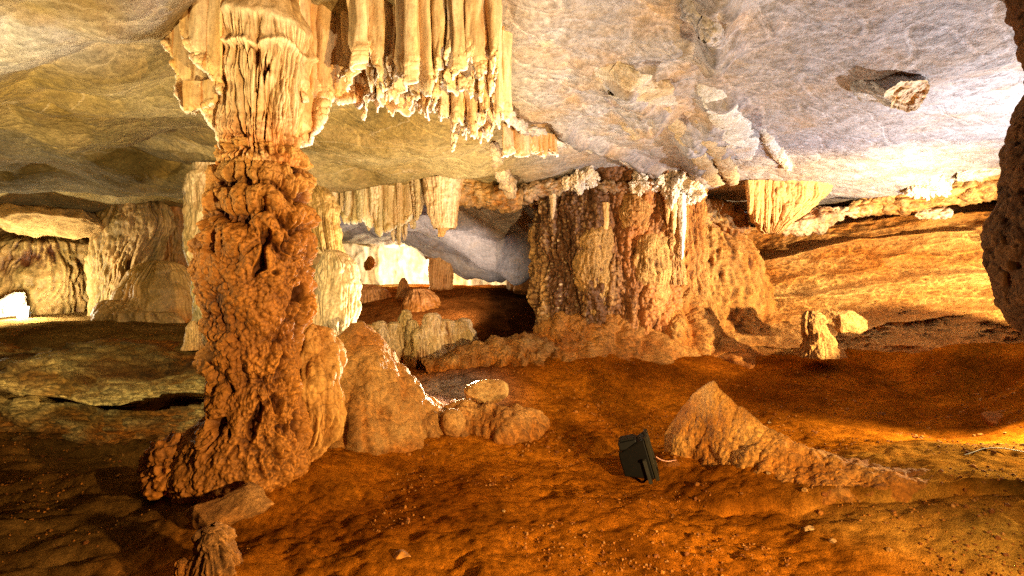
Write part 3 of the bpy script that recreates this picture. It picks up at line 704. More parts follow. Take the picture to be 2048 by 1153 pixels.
# pair of columns just behind the pillar, right side
column('stalagmite', 'bulging pale ribbed stalagmite right behind the tall pillar', 'stalagmite',
       [(500, 655, 672), (506, 645, 692), (530, 640, 712), (570, 632, 718), (620, 628, 718), (665, 630, 712), (690, 625, 705), (720, 620, 700)], 5.6, 0.9, 4.5, 0.05, 401,
       np.array([0.58, 0.46, 0.24]), C_CREAM * 0.95)
column('stalactite', 'thick olive stalactite directly above the bulging pale stalagmite', 'stalactite',
       [(375, 600, 650), (392, 610, 662), (420, 612, 676), (470, 618, 680), (505, 630, 680), (512, 645, 668)], 6.0, 0.9, 4, 0.04, 402, C_OLIVE * 1.1, C_PALE * 0.9)
# the slim pale column behind the pillar on the left
column('cave_column', 'slim pale yellow column half hidden behind the left side of the tall pillar', 'cave column',
       [(330, 395, 445), (345, 392, 448), (352, 378, 452), (380, 374, 452), (480, 376, 448), (510, 378, 446), (560, 392, 440), (700, 385, 440)], 6.6, 0.9, 3, 0.035, 403,
       np.array([0.64, 0.50, 0.22]), C_CREAM)
# left background formations
column('cave_column', 'broad dark fluted column standing under the low roof at the left', 'cave column',
       [(395, 225, 320), (410, 215, 330), (450, 195, 335), (500, 188, 320), (560, 188, 290), (620, 185, 270), (650, 180, 275)], 10.2, 0.8, 7, 0.10, 404, C_OLIVE * 0.9, C_PALE * 0.8, nth=320, cav=C_CAV * 0.8)
column('cave_column', 'shadowy brown fluted column between the broad dark column and the tall pillar', 'cave column',
       [(410, 300, 400), (450, 300, 390), (520, 310, 385), (600, 310, 385), (660, 305, 390)], 11.0, 0.8, 7, 0.08, 405, C_OLIVE * 0.8, C_ORANGE * 0.8, nth=260)
column('flowstone_mass', 'tawny ribbed flowstone mass at the far left edge behind the floodlight', 'flowstone',
       [(455, 30, 110), (470, 5, 140), (490, -20, 175), (540, -40, 188), (600, -50, 186), (660, -60, 190)], 10.8, 0.7, 7, 0.13, 406, C_OLIVE * 1.15, np.array([0.55, 0.32, 0.10]), nth=380, lump=0.14)
def dome(name, lab, cat, outline, d, ratio, seed, cA, cB, f=9, amp=0.07):
    return column(name, lab, cat, outline, d, ratio, f, amp, seed, cA, cB, nth=320, nz=160, lump=0.06, zs=0.05)
dome('stalagmite', 'wide dome shaped fluted stalagmite left of the tall pillar base', 'stalagmite',
     [(522, 310, 330), (528, 288, 350), (545, 268, 372), (580, 248, 392), (615, 240, 400), (640, 236, 405), (670, 236, 405)], 9.2, 0.9, 407, np.array([0.40, 0.24, 0.06]), C_PALE * .9)
column('flowstone_block', 'pale flowstone ledge block glowing below the dome stalagmite', 'flowstone',
       [(600, 215, 240), (606, 200, 275), (616, 196, 310), (626, 192, 345), (640, 190, 355), (665, 186, 365)], 8.7, 0.5, 4, 0.09, 408, C_PALE * .55, C_PALE * .8)
column('flowstone_mass', 'small white flowstone knob beside the floodlight at the left edge', 'flowstone',
       [(585, 30, 44), (592, 18, 46), (610, 2, 44), (640, -8, 46), (660, -10, 48)], 9.6, 0.8, 3, 0.05, 409, C_CREAM, C_WHITE)
column('stalagmite', 'small cream banded stalagmite stub at the left foot of the tall pillar trunk', 'stalagmite',
       [(642, 378, 392), (655, 372, 400), (680, 368, 404), (700, 366, 406)], 6.3, 0.9, 4, 0.02, 410, C_PALE, C_CREAM, nth=90, nz=60)
# pale hanging roof lobe at the far left
boulder('ceiling_pendant', P(85, 440, 9.4), (1.0, 0.8, 0.26), (0, 0.10, 0), 12, C_PALE * .7, C_PALE * .95, planes=4, cut=0.8, amp=0.12, sub=5, mat=M_CEIL, freq=1.4)
tag(bpy.context.scene.objects['ceiling_pendant'], 'pale rounded rock lobe hanging under the low roof at far left', 'rock pendant')

# ------------------------------------------------------------------ stalactite row at the back of the near roof
def stalactite(px, pyt, pyb, d, w, seed, parent, cA, cB, name='stalactite', taper=0.35):
    zt, zb = PZ(pyt, d) + 0.08, PZ(pyb, d); xx = PX(px, d)
    rows = [(zt + 0.1, xx, d, w * 1.3, w * 1.3, 0), (zt, xx, d, w * 1.15, w * 1.15, 0), (zt + (zb - zt) * .4, xx + .01, d, w * .9, w * .9, 0), (zt + (zb - zt) * .8, xx, d, w * .62, w * .62, 0), (zt + (zb - zt) * .95, xx, d, w * taper, w * taper, 0), (zb, xx, d, w * .06, w * .06, 0)]
    return tube(name, rows, 40, 70, fl_disp(3, w * 0.30, seed, w * 0.3, 0.2, 0.006), col_fn(cA, cB, C_CAV * 1.5, seed), M_FLUTE, parent)
row = thing('stalactite_cluster', 'fringe of fused pale yellow stalactites under the middle of the roof', 'stalactites', P(755, 380, 7.7))
rng = np.random.default_rng(8)
curtain_sheet('curtain', [(PX(655, 7.7), 7.75), (PX(720, 7.7), 7.65), (PX(840, 7.7), 7.7)], 3.12, edge_py([(0, 410), (.2, 445), (.4, 440), (.6, 470), (.75, 455), (1, 425)], 7.7), 9, 0.07, 420, row, np.array([0.55, 0.44, 0.19]), C_CREAM, nu=200, nv=80, thick=0.06, rag=0.06)
for k in range(40):
    px = 660 + k * 4.6 + rng.uniform(-2, 2); t = (px - 660) / 184
    bot = float(np.interp(t, [0, .15, .3, .5, .62, .75, .9, 1], [420, 452, 445, 462, 470, 488, 470, 440])) + rng.uniform(-32, 12)
    stalactite(px, 385, bot, 7.62 + rng.uniform(-0.12, 0.25), rng.uniform(0.035, 0.075), 430 + k, row, np.array([0.52, 0.42, 0.20]), C_CREAM)
blk = thing('stalactite', 'broad blunt orange stalactite hanging right of the yellow stalactite fringe', 'stalactite', P(885, 375, 7.4))
tube('body', px_rows([(360, 845, 925), (380, 850, 920), (420, 856, 917), (450, 862, 914), (458, 866, 912)], 7.4, 0.8), 160, 120, fl_disp(5, 0.03, 480, 0.03), col_fn(np.array([.55, .28, .08]), C_CREAM * .9, C_CAV, 480), M_FLUTE, blk)
tube('broken_tip', px_rows([(452, 872, 905), (462, 874, 896), (474, 876, 888)], 7.4, 0.8), 60, 40, fl_disp(3, 0.02, 481, 0.03), col_fn(np.array([.5, .25, .08]), C_PALE, C_CAV, 481), M_FLUTE, blk)

def coral_band(name, lab, path, r, seed, cA, cB, nth=90, freq=9, amp=0.12, mat=None, nu=None, group=None, cat='cave coral'):
    """a thick encrusted cord of cave popcorn along a path"""
    pa = np.array(path, F); L = np.concatenate([[0], np.cumsum(np.linalg.norm(np.diff(pa, axis=0), axis=1))])
    nu = nu or int(L[-1] / 0.03) + 8
    s = np.linspace(0, L[-1], nu); c = np.stack([np.interp(s, L, pa[:, k]) for k in range(3)], -1)
    t = np.gradient(c, axis=0); t /= np.linalg.norm(t, axis=1)[:, None]
    up = np.array([0, 0, 1.0]); a = np.cross(t, up); a /= np.linalg.norm(a, axis=1)[:, None]; b = np.cross(a, t)
    rr = np.asarray(r, F); rad = np.interp(s / L[-1], np.linspace(0, 1, len(rr)), rr) if rr.ndim else np.full(nu, float(r))
    rad = rad * np.clip(np.minimum(s, L[-1] - s) / (rad + 1e-6) * 0.9 + 0.12, 0, 1) ** 0.5
    th = np.linspace(0, 2 * np.pi, nth, endpoint=False)
    U, T = np.meshgrid(np.arange(nu), th, indexing='ij'); U = U.ravel(); T = T.ravel()
    n = a[U] * np.cos(T)[:, None] + b[U] * np.sin(T)[:, None]
    q = c[U] + n * rad[U][:, None]
    kn = knobs(q * freq, seed); kn2 = knobs(q * freq * 2.3, seed + 1)
    d = amp * (kn - 0.45) + amp * 0.5 * (kn2 - .45) + amp * 0.9 * fbm(q * 1.8, 3, seed + 2)
    q = q + n * d[:, None]
    col = mixc(cA, cB, 0.25 + 0.9 * kn * kn2 + 0.5 * fbm(q * 1.5, 2, seed + 4))
    nuu = nu
    # grid_mesh wants the wrapped direction first
    q2 = q.reshape(nuu, nth, 3).transpose(1, 0, 2).reshape(-1, 3); c2 = col.reshape(nuu, nth, 3).transpose(1, 0, 2).reshape(-1, 3)
    o = grid_mesh(name, q2, nth, nuu, c2, mat or M_CORAL, wrap=True)
    return tag(o, lab, cat, group)
coral_band('cave_coral', 'knobbly orange crust of popcorn from the blunt stalactite to the popcorn column', [P(845, 385, 7.6), P(900, 372, 7.75), P(950, 385, 7.8), P(1000, 398, 7.8), P(1045, 405, 7.8)],
           [0.05, 0.09, 0.17, 0.2, 0.2], 501, C_ORANGE * 0.7, C_PALE)
coral_band('cave_coral', 'narrow pale popcorn ridge slanting down from the big drapery to the roof edge', [P(985, 285, 5.9), P(995, 330, 6.9), P(1015, 370, 7.5), P(1025, 400, 7.7)], [0.06, 0.08, 0.1, 0.1], 502, C_PALE * .8, C_CREAM, freq=12, amp=0.07)
coral_band('cave_coral', 'long thin white crusted ridge across the roof above the popcorn column', [P(1002, 215, 4.9), P(1050, 260, 5.6), P(1110, 280, 6.0), P(1170, 292, 6.4), P(1240, 315, 7.0), P(1290, 350, 7.7)],
           [0.05, 0.06, 0.045, 0.035, 0.03, 0.04], 503, C_PALE, C_WHITE, freq=14, amp=0.05)
flap = thing('stone_drapery', 'small cream stone flap hanging below the thin crusted roof ridge', 'stone drapery', P(1050, 250, 5.6))
curtain_sheet('curtain', [(PX(1004, 5.6), 5.5), (PX(1050, 5.7), 5.65), (PX(1112, 5.9), 5.95)], 3.4, edge_py([(0, 320), (.3, 318), (.6, 300), (1, 296)], 5.7), 3, 0.05, 520, flap, C_CREAM, np.array([.68, .46, .24]), nu=160, nv=90, rag=0.03)
curtain_sheet('fringe', [(PX(1060, 5.75), 5.7), (PX(1108, 5.85), 5.85)], 3.25, edge_py([(0, 300), (.5, 312), (1, 300)], 5.8), 5, 0.03, 521, flap, np.array([.66, .40, .16]), C_CREAM, nu=120, nv=60, rag=0.03)

# ------------------------------------------------------------------ the great popcorn column in the middle
pop = thing('cave_column', 'huge dark popcorn crusted column in the middle with pale orange lobes', 'cave column', P(1200, 715, 8.3))
def d_pop(pos, T, Z, rad, n):
    fl, c = cyl_noise(T, Z, 3.2, 601, 0.10); fl2, _ = cyl_noise(T, Z, 7.5, 602, 0.12)
    return 0.16 * (fl - 0.65) + 0.08 * (fl2 - 0.6) + 0.04 * (knobs(pos * np.array([8, 8, 6]), 603) - .5) + 0.05 * (knobs(pos * 15, 604) - .5) + 0.16 * fbm(pos * np.array([1.5, 1.5, .8]), 4, 605) + .16 * (billow(pos * np.array([2, 2, .9]), 4, 608) - .4)
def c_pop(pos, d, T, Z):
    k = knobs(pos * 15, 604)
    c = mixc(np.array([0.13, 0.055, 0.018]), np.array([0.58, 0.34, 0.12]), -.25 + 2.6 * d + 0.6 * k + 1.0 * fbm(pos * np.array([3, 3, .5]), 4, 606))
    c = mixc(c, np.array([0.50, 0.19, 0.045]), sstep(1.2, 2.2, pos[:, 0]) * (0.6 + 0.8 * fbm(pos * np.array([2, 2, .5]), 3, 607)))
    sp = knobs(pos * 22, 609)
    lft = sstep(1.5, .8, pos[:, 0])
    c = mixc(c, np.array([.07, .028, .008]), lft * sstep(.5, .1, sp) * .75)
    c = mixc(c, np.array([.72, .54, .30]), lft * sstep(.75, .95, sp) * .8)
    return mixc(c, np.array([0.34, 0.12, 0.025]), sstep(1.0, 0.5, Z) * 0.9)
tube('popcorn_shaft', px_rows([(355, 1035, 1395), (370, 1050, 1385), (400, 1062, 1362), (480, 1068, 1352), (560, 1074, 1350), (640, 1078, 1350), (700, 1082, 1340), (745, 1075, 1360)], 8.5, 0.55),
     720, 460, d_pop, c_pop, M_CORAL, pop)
def lobe(rows, d, seed, cA, cB, ratio=0.8, f=3.5, amp=0.05):
    return tube('flowstone_lobe', px_rows(rows, d, ratio), 150, 180, fl_disp(f, amp, seed, 0.07, 0.12, 0.02), col_fn(cA, cB, C_CAV * 1.5, seed), M_WALL, pop)
lobe([(405, 1190, 1205, .5), (430, 1180, 1212, .3), (450, 1168, 1218, .1), (475, 1155, 1222), (520, 1148, 1222), (560, 1155, 1218), (620, 1165, 1210), (690, 1172, 1205)], 7.98, 611, np.array([.48, .27, .09]), C_PALE)
lobe([(372, 1250, 1280, .3), (395, 1238, 1292, .1), (430, 1232, 1300), (455, 1240, 1300, .1), (490, 1240, 1290, .35), (530, 1240, 1280, .5)], 8.0, 612, np.array([.55, .25, .07]), C_PALE)
lobe([(420, 1295, 1315, .5), (450, 1286, 1325, .25), (480, 1272, 1335, .05), (510, 1264, 1342), (540, 1262, 1345), (575, 1262, 1340, .1), (630, 1265, 1330, .3), (690, 1270, 1320, .5)], 8.05, 613, np.array([.58, .32, .11]), C_PALE * 1.05)
lobe([(425, 1395, 1440, .35), (450, 1378, 1475, .2), (520, 1365, 1520), (600, 1350, 1545), (680, 1335, 1580, .1), (740, 1320, 1610, .2)], 9.0, 616, np.array([.47, .18, .03]), np.array([.62, .34, .10]), f=4, amp=.14, ratio=.45)
lobe([(372, 1330, 1420, .5), (400, 1335, 1412, .4), (470, 1335, 1405, .35), (540, 1335, 1410, .35), (620, 1330, 1430, .4), (720, 1320, 1450, .4)], 8.4, 615, np.array([.50, .18, .035]), np.array([.60, .30, .09]), f=5, amp=.10)
lobe([(390, 1325, 1380), (430, 1320, 1372), (480, 1318, 1366), (530, 1325, 1366), (570, 1335, 1370)], 8.05, 614, np.array([.55, .21, .05]), np.array([.64, .36, .14]), f=6)
for k, (px, a, b) in enumerate([(1364, 415, 520), (1347, 400, 470), (1335, 395, 450), (1210, 430, 480), (1105, 395, 440)]):
    stalactite(px, a, b, 7.85, 0.05, 620 + k, pop, C_CREAM if k == 0 else C_PALE, C_WHITE if k == 0 else C_CREAM, 'drip')
coral_band('cave_coral', 'crusty popcorn collar round the top of the middle popcorn column', [P(1040, 400, 7.9), P(1070, 378, 7.8), P(1150, 368, 7.75), P(1230, 372, 7.75), P(1300, 378, 7.8)], [0.14, 0.11, 0.08, 0.08, 0.1], 630, C_ORANGE * .6, C_CREAM * .9, freq=12)

# white aragonite bunches along the roof edge
def bunch(px, py, d, w, h, seed, lab):
    o = boulder('aragonite_cluster', P(px, py, d), (w, w * 0.6, h), (0, 0, 0), seed, C_CREAM, C_WHITE * .92, planes=0, amp=0.02, sub=6, mat=M_WHITE,
                fn=lambda q: w * 0.9 * fbm(q * (1.3 / w), 2, seed + 7) + w * 0.45 * (knobs(q * (3.0 / w), seed) - .4) + w * 0.30 * (knobs(q * (7.5 / w), seed + 1) - .5) + w * .16 * (knobs(q * (15 / w), seed + 2) - .5))
    return tag(o, lab, 'aragonite', 'white aragonite bunches under the roof')
bunch(1277, 365, 7.7, 0.12, 0.16, 641, 'small white aragonite tuft left of the large branching tuft above the popcorn column')
bunch(1345, 362, 7.9, 0.30, 0.20, 642, 'large branching white aragonite tuft above the right edge of the popcorn column')
bunch(1380, 385, 7.9, 0.14, 0.16, 643, 'cream aragonite tuft hanging between popcorn column and brown shelf flowstone')
bunch(1848, 372, 7.9, 0.24, 0.12, 644, 'bright white aragonite mound in a dark roof niche far right')
bunch(1160, 360, 7.7, 0.20, 0.09, 645, 'dull low aragonite crust on the roof above the popcorn column')
coral_band('aragonite_crust', 'long glittering white aragonite crust beneath the roof at the right edge', [P(1912, 350, 7.6), P(1955, 344, 7.5), P(2010, 334, 7.4), P(2060, 322, 7.3)], [.07, .1, .1, .1], 650, C_CREAM, C_WHITE, freq=14, amp=0.07, mat=M_WHITE, cat='aragonite')
coral_band('cave_coral', 'broad brown popcorn band between roof and wall at the far right', [P(1690, 420, 8.6), P(1760, 405, 8.5), P(1850, 400, 8.2), P(1930, 382, 7.9), P(2000, 368, 7.6), P(2060, 358, 7.5)], [.12, .15, .2, .2, .2, .2], 651, C_ORANGE * .75, C_PALE, freq=8)
coral_band('cave_coral', 'dark orange popcorn band below the roof, left of the brown shelf flowstone', [P(1372, 430, 8.9), P(1420, 425, 9.0), P(1470, 440, 9.0), P(1500, 460, 9.0)], [.2, .22, .22, .15], 652, C_ORANGE * .6, C_PALE * .85, freq=8)
coral_band('cave_coral', 'dotted popcorn strip with pale grains under the brown shelf flowstone', [P(1560, 455, 8.5), P(1620, 440, 8.6), P(1690, 425, 8.6), P(1740, 418, 8.5)], [.1, .13, .12, .1], 653, C_ORANGE * .7, C_CREAM, freq=9)
coral_band('cave_coral', 'white speckled popcorn clump in the crevice above the right wall', [P(1830, 432, 8.2), P(1860, 428, 8.15), P(1905, 425, 8.0)], .08, 654, C_PALE, C_WHITE, freq=12, amp=0.07)
# shelf flowstone with a comb of drips
shelf = thing('shelf_flowstone', 'tan shelf of flowstone with a comb of drips at the top of the right wall', 'flowstone', P(1570, 380, 8.3))
def d_shelf(pos, T, Z, rad, n):
    fl, c = cyl_noise(T, Z, 8, 661, 0.12); lw = sstep(PZ(365, 8.3), PZ(400, 8.3), Z)
    return lw * 0.12 * (fl - 0.6) * (0.5 + 0.6 * c) + 0.13 * fbm(pos * 2, 3, 662) + .06 * (billow(pos * 4, 3, 665) - .4) + 0.02 * fbm(pos * 9, 3, 663)
def c_shelf(pos, d, T, Z):
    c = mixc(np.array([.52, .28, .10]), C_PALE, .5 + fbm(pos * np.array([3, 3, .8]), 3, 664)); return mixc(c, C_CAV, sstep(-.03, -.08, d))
tube('body', px_rows([(325, 1555, 1590), (340, 1530, 1640), (352, 1500, 1662), (370, 1484, 1662), (400, 1496, 1640), (430, 1512, 1605), (455, 1522, 1575), (468, 1530, 1560)], 8.3, 0.6), 420, 200, d_shelf, c_shelf, M_FLUTE, shelf)
for k, (px, b) in enumerate([(1500, 430), (1512, 445), (1522, 462), (1535, 458), (1550, 452), (1566, 445), (1582, 440), (1600, 425), (1618, 412), (1636, 400)]):
    stalactite(px, 385, b, 8.02, 0.055, 670 + k, shelf, C_PALE, np.array([.58, .33, .12]), 'drip')

# flaked cream ledges and thin ridges that run across the roof, set into its surface
def CP(px, py):
    d = np.linspace(2.2, 12, 700); xx = d * (px - 1024) / 1024; zz = CAMZ + d * (576.5 - py) / 1024
    hit = np.nonzero(zz > ceil_z(xx, d))[0]
    return np.array([xx[hit[0]], d[hit[0]], zz[hit[0]]]) if len(hit) else P(px, py, 8)
def roof_ridge(lab, pxs, r, seed, cA, cB, sink=.62, amp=.34, flat=.5):
    pa = np.array([CP(*q) for q in pxs]); r = np.asarray(r, F)
    L = np.concatenate([[0], np.cumsum(np.linalg.norm(np.diff(pa, axis=0), axis=1))]); nu = int(L[-1] / .012) + 30; nth = 110
    s_ = np.linspace(0, L[-1], nu); c = np.stack([np.interp(s_, L, pa[:, k]) for k in range(3)], -1)
    rad = np.interp(s_ / L[-1], np.linspace(0, 1, len(r)), r); rad = rad * np.clip(np.minimum(s_, L[-1] - s_) / (rad * 1.1), .02, 1) ** .6
    t = np.gradient(c, axis=0); t[:, 2] = 0; t /= np.linalg.norm(t, axis=1)[:, None]; a = np.stack([-t[:, 1], t[:, 0], 0 * s_], -1)
    th = np.linspace(0, 2 * np.pi, nth, endpoint=False); T, U = np.meshgrid(th, np.arange(nu), indexing='ij'); T = T.ravel(); U = U.ravel()
    n = a[U] * np.cos(T)[:, None] + np.array([0, 0, flat]) * np.sin(T)[:, None]
    q = c[U] + n * rad[U][:, None]; q[:, 2] += rad[U] * flat * sink
    d = rad[U] * amp * (1.6 * (billow(q * (.30 / np.median(rad)) * np.array([1, 1, 1.6]), 4, seed) - .42) + .9 * fbm(q * (.9 / np.median(rad)), 4, seed + 1))
    q = q + n * d[:, None]
    col_ = mixc(cA, cB, .5 + .9 * fbm(q * 2.5, 4, seed + 2))
    return tag(grid_mesh('roof_ridge', q, nth, nu, col_, M_CEIL, wrap=True), lab, 'rock ridge')
C_FL = np.array([.66, .50, .30])
roof_ridge('ragged cream rock flake on the roof right of the big drapery', [(1190, 100), (1215, 140), (1262, 178), (1318, 205), (1350, 212)], [.13, .19, .22, .17, .10], 661, C_FL * .9, C_WHITE * .8, flat=.30)
roof_ridge('chalk white rock flake on the roof above the brown shelf flowstone', [(1405, 165), (1425, 200), (1455, 245), (1478, 290), (1488, 322)], [.10, .16, .20, .18, .08], 662, C_WHITE * .75, C_WHITE * .95, flat=.30)
roof_ridge('long tan rock rib slanting down the roof to the popcorn column', [(1325, 218), (1362, 268), (1402, 325), (1432, 372), (1452, 398)], [.06, .10, .10, .12, .08], 663, C_FL * .75, C_FL, flat=.5)
roof_ridge('short tan rock rib beside the chalk white roof flake', [(1392, 235), (1420, 285), (1448, 330), (1470, 375)], [.05, .09, .10, .08], 664, C_FL * .8, C_FL, flat=.55)
roof_ridge('thin upright rock fin over the brown shelf flowstone', [(1522, 258), (1545, 292), (1568, 322), (1580, 338)], [.04, .06, .08, .06], 665, C_FL, C_WHITE * .9, flat=1.1, sink=.15)
roof_ridge('sharp grey rock fin at the top edge of the roof', [(1372, -10), (1390, 30), (1418, 66), (1442, 92)], [.06, .09, .07, .04], 666, C_GREY * .8, C_GREY, flat=.9, sink=.15)
roof_ridge('broken grey rock step on the roof close to the big drapery', [(1040, 60), (1100, 85), (1170, 98), (1235, 130)], [.08, .11, .10, .07], 667, C_GREY * .8, C_FL, flat=.5)
roof_ridge('low buff rock rib on the roof between drapery and cream flake', [(1240, 240), (1268, 268), (1282, 300)], [.05, .07, .05], 668, C_FL * .8, C_FL, flat=.6)

# ceiling knob with its broken face
kx = P(1800, 150, 4.15)
knob = thing('stalactite_stump', 'oval broken stalactite stump with ringed face on the white roof', 'stalactite stump', kx)
kz = cz(kx[0], kx[1])
kn_ = np.array([.12, -.66, -.74]); kn_ /= np.linalg.norm(kn_)
e1 = np.cross(kn_, [0, 0, 1.0]); e1 /= np.linalg.norm(e1); e2 = np.cross(e1, kn_)
e1, e2 = e1 * math.cos(.25) + e2 * math.sin(.25), e2 * math.cos(.25) - e1 * math.sin(.25)
kc = np.array([kx[0], kx[1], kz - .065])
def stub(name, t0, t1, nth, nt, radf, colA, colB, mat, seed):
    th = np.linspace(0, 2 * np.pi, nth, endpoint=False); t = np.linspace(0, 1, nt)
    T, U = np.meshgrid(th, t, indexing='ij'); T, U = T.ravel(), U.ravel()
    r, ax = radf(U)
    q = kc + kn_ * ax[:, None] + (e1 * (np.cos(T) * .215)[:, None] + e2 * (np.sin(T) * .145)[:, None]) * r[:, None]
    q = q + (q - kc - kn_ * ax[:, None]) * (.30 * fbm(np.stack([np.cos(T) * 1.3, np.sin(T) * 1.3, ax * 3], -1), 4, seed))[:, None] + kn_ * (.012 * fbm(q * 14, 3, seed + 1))[:, None]
    c = mixc(colA, colB, .5 + .9 * fbm(q * 9, 3, seed + 2))
    return grid_mesh(name, q, nth, nt, c, mat, knob, wrap=True)
stub('body', 0, 1, 140, 70, lambda U: (1.5 - .5 * sstep(0, .75, U) - .12 * sstep(.8, 1, U), -.17 + .26 * U), C_GREY, C_WHITE * .9, M_CEIL, 690)
stub('broken_face', 0, 1, 140, 60, lambda U: ((1 - U) * .90 + .002, .092 + .006 * np.cos(U * 19) * sstep(.9, .5, U) - .025 * sstep(.12, .4, U)), np.array([.72, .44, .15]), C_CREAM, M_FLUTE, 690)

# ------------------------------------------------------------------ things in the middle distance
stg = thing('stalagmite_cluster', 'low row of fused cream stalagmites on the cave floor in the middle distance', 'stalagmites', P(850, 722, 8.3))
rng = np.random.default_rng(3)
for k, (px, w, t, d) in enumerate([(735, 24, 655, 8.5), (768, 28, 642, 8.2), (790, 26, 640, 8.3), (812, 24, 618, 8.45), (826, 22, 636, 8.2), (845, 26, 650, 8.1), (870, 30, 632, 8.2), (893, 28, 640, 8.25), (915, 30, 640, 8.4), (932, 22, 632, 8.6)]):
    base = 715 - max(0, px - 850) * 0.22; w *= rng.uniform(1.05, 1.5); ln = rng.uniform(-7, 7); t += rng.uniform(-6, 8)
    tube('stalagmite', px_rows([(t, px + ln - w * .12, px + ln + w * .12), (t + 4, px + ln - w * .38, px + ln + w * .38), (t + 16, px + ln - w * .52, px + ln + w * .52), ((t + base) / 2, px - w * .6, px + w * .6), (base, px - w * .72, px + w * .72), (base + 20, px - w * .75, px + w * .75)], d, 1.0),
         90, 110, fl_disp(3.2, 0.045, 700 + k, 0.06, 0.12, 0.02), col_fn(np.array([.52, .38, .16]), C_CREAM * .95, C_CAV * 1.3, 700 + k), M_FLUTE, stg)
column('stalagmite', 'small rounded olive stalagmite stub left of the fused stalagmite row', 'stalagmite', [(650, 722, 745), (660, 718, 752), (700, 716, 754), (725, 714, 756)], 7.6, 1, 3, .03, 720, C_OLIVE, C_PALE * .8, nth=90, nz=70)
# red ridge stumps in front of the bright back chamber
column('stalagmite', 'pointed red cone stalagmite silhouetted against the bright back chamber', 'stalagmite', [(556, 804, 809), (566, 798, 815), (580, 794, 819), (600, 790, 822), (625, 786, 826)], 12, 1, 3, .04, 721, np.array([.5, .2, .05]), np.array([.55, .28, .09]), nth=90, nz=80)
column('cave_column', 'stout orange fluted column standing in the bright back chamber', 'cave column', [(515, 856, 912), (530, 858, 910), (545, 860, 906), (575, 860, 906), (590, 850, 915), (620, 845, 920)], 13, .8, 6, .06, 722, np.array([.5, .2, .05]), np.array([.58, .3, .1]))
column('stalagmite', 'broad low red flowstone hump below the stout orange column', 'stalagmite', [(578, 820, 850), (590, 810, 870), (620, 800, 890), (660, 795, 905)], 11.2, .8, 4, .08, 723, np.array([.42, .15, .03]), np.array([.5, .22, .06]))
column('flowstone_mass', 'red brown flowstone bank left of the cone stalagmite by the bright chamber', 'flowstone', [(570, 700, 745), (580, 690, 775), (610, 680, 790), (660, 670, 800)], 12.2, .6, 5, .1, 724, np.array([.42, .14, .03]), np.array([.5, .22, .06]))
boulder('ceiling_pendant', P(738, 528, 14.5), (.2, .2, .22), (0, .4, 0), 731, C_ORANGE * .6, C_PALE * .8, amp=.08, sub=4)
tag(scene.objects['ceiling_pendant.001'], 'small brown rock hanging in front of the bright back chamber glow', 'rock pendant')

# apron mound right of the pillar, the rimstone dam and the boulders by the dry pool
def mound(name, lab, cat, c, rx, ry, h, seed, cA, cB, rot=0.0, n=170, amp=0.06, pw=2.0, mat=None, parent=None, freq=3.0, fl=0.0):
    th = np.linspace(0, 2 * np.pi, n * 2, endpoint=False); r = np.linspace(0, 1, n)
    T, Rr = np.meshgrid(th, r, indexing='ij'); T, Rr = T.ravel(), Rr.ravel()
    lx, ly = Rr * np.cos(T), Rr * np.sin(T)
    hh = h * (1 - Rr ** pw) ** 1.05 - 0.34 * Rr ** 2
    x = c[0] + lx * rx * math.cos(rot) - ly * ry * math.sin(rot); y = c[1] + lx * rx * math.sin(rot) + ly * ry * math.cos(rot)
    q = np.stack([x, y, c[2] + hh], -1)
    n_ = np.stack([np.cos(T) * Rr, np.sin(T) * Rr, 1.05 - Rr], -1); n_ /= np.linalg.norm(n_, axis=1)[:, None]
    f_, _ = cyl_noise(T, 0 * T + 1.0, 5, seed, .1)
    d = amp * (billow(q * freq, 4, seed) - .4) * 2 + 0.3 * amp * (knobs(q * 9, seed + 3) - .5) + fl * (f_ - .6) * sstep(.4, .9, Rr)
    q = q + n_ * d[:, None]
    col = mixc(cA, cB, .5 + 5 * d + .7 * fbm(q * 2.2, 3, seed + 5))
    o = grid_mesh(name, q, n * 2, n, col, mat or M_ROCK, parent, wrap=True)
    if lab: tag(o, lab, cat)
    return o
mound('flowstone_foot', None, None, (1.35, 8.2, gz(1.35, 8.1)), 1.7, .9, .55, 742, np.array([.40, .14, .02]), np.array([.56, .26, .06]), amp=.12, pw=1.2, mat=M_WALL, freq=1.6, parent=pop)
mound('flowstone_foot', None, None, (2.75, 8.75, gz(2.75, 8.4)), 1.15, .85, 1.25, 743, np.array([.42, .15, .022]), np.array([.60, .30, .08]), amp=.14, pw=1.3, mat=M_WALL, freq=1.8, parent=pop)
bc = P(705, 800, 4.75)
mound('flowstone_mound', 'smooth sloping orange flowstone mound at the right foot of the tall pillar', 'flowstone', (bc[0], 4.9, gz(bc[0], 4.9)), .92, .80, .98, 741, np.array([.42, .16, .026]), np.array([.58, .30, .08]), amp=.07, pw=1.25, mat=M_WALL, freq=1.9, fl=.05)

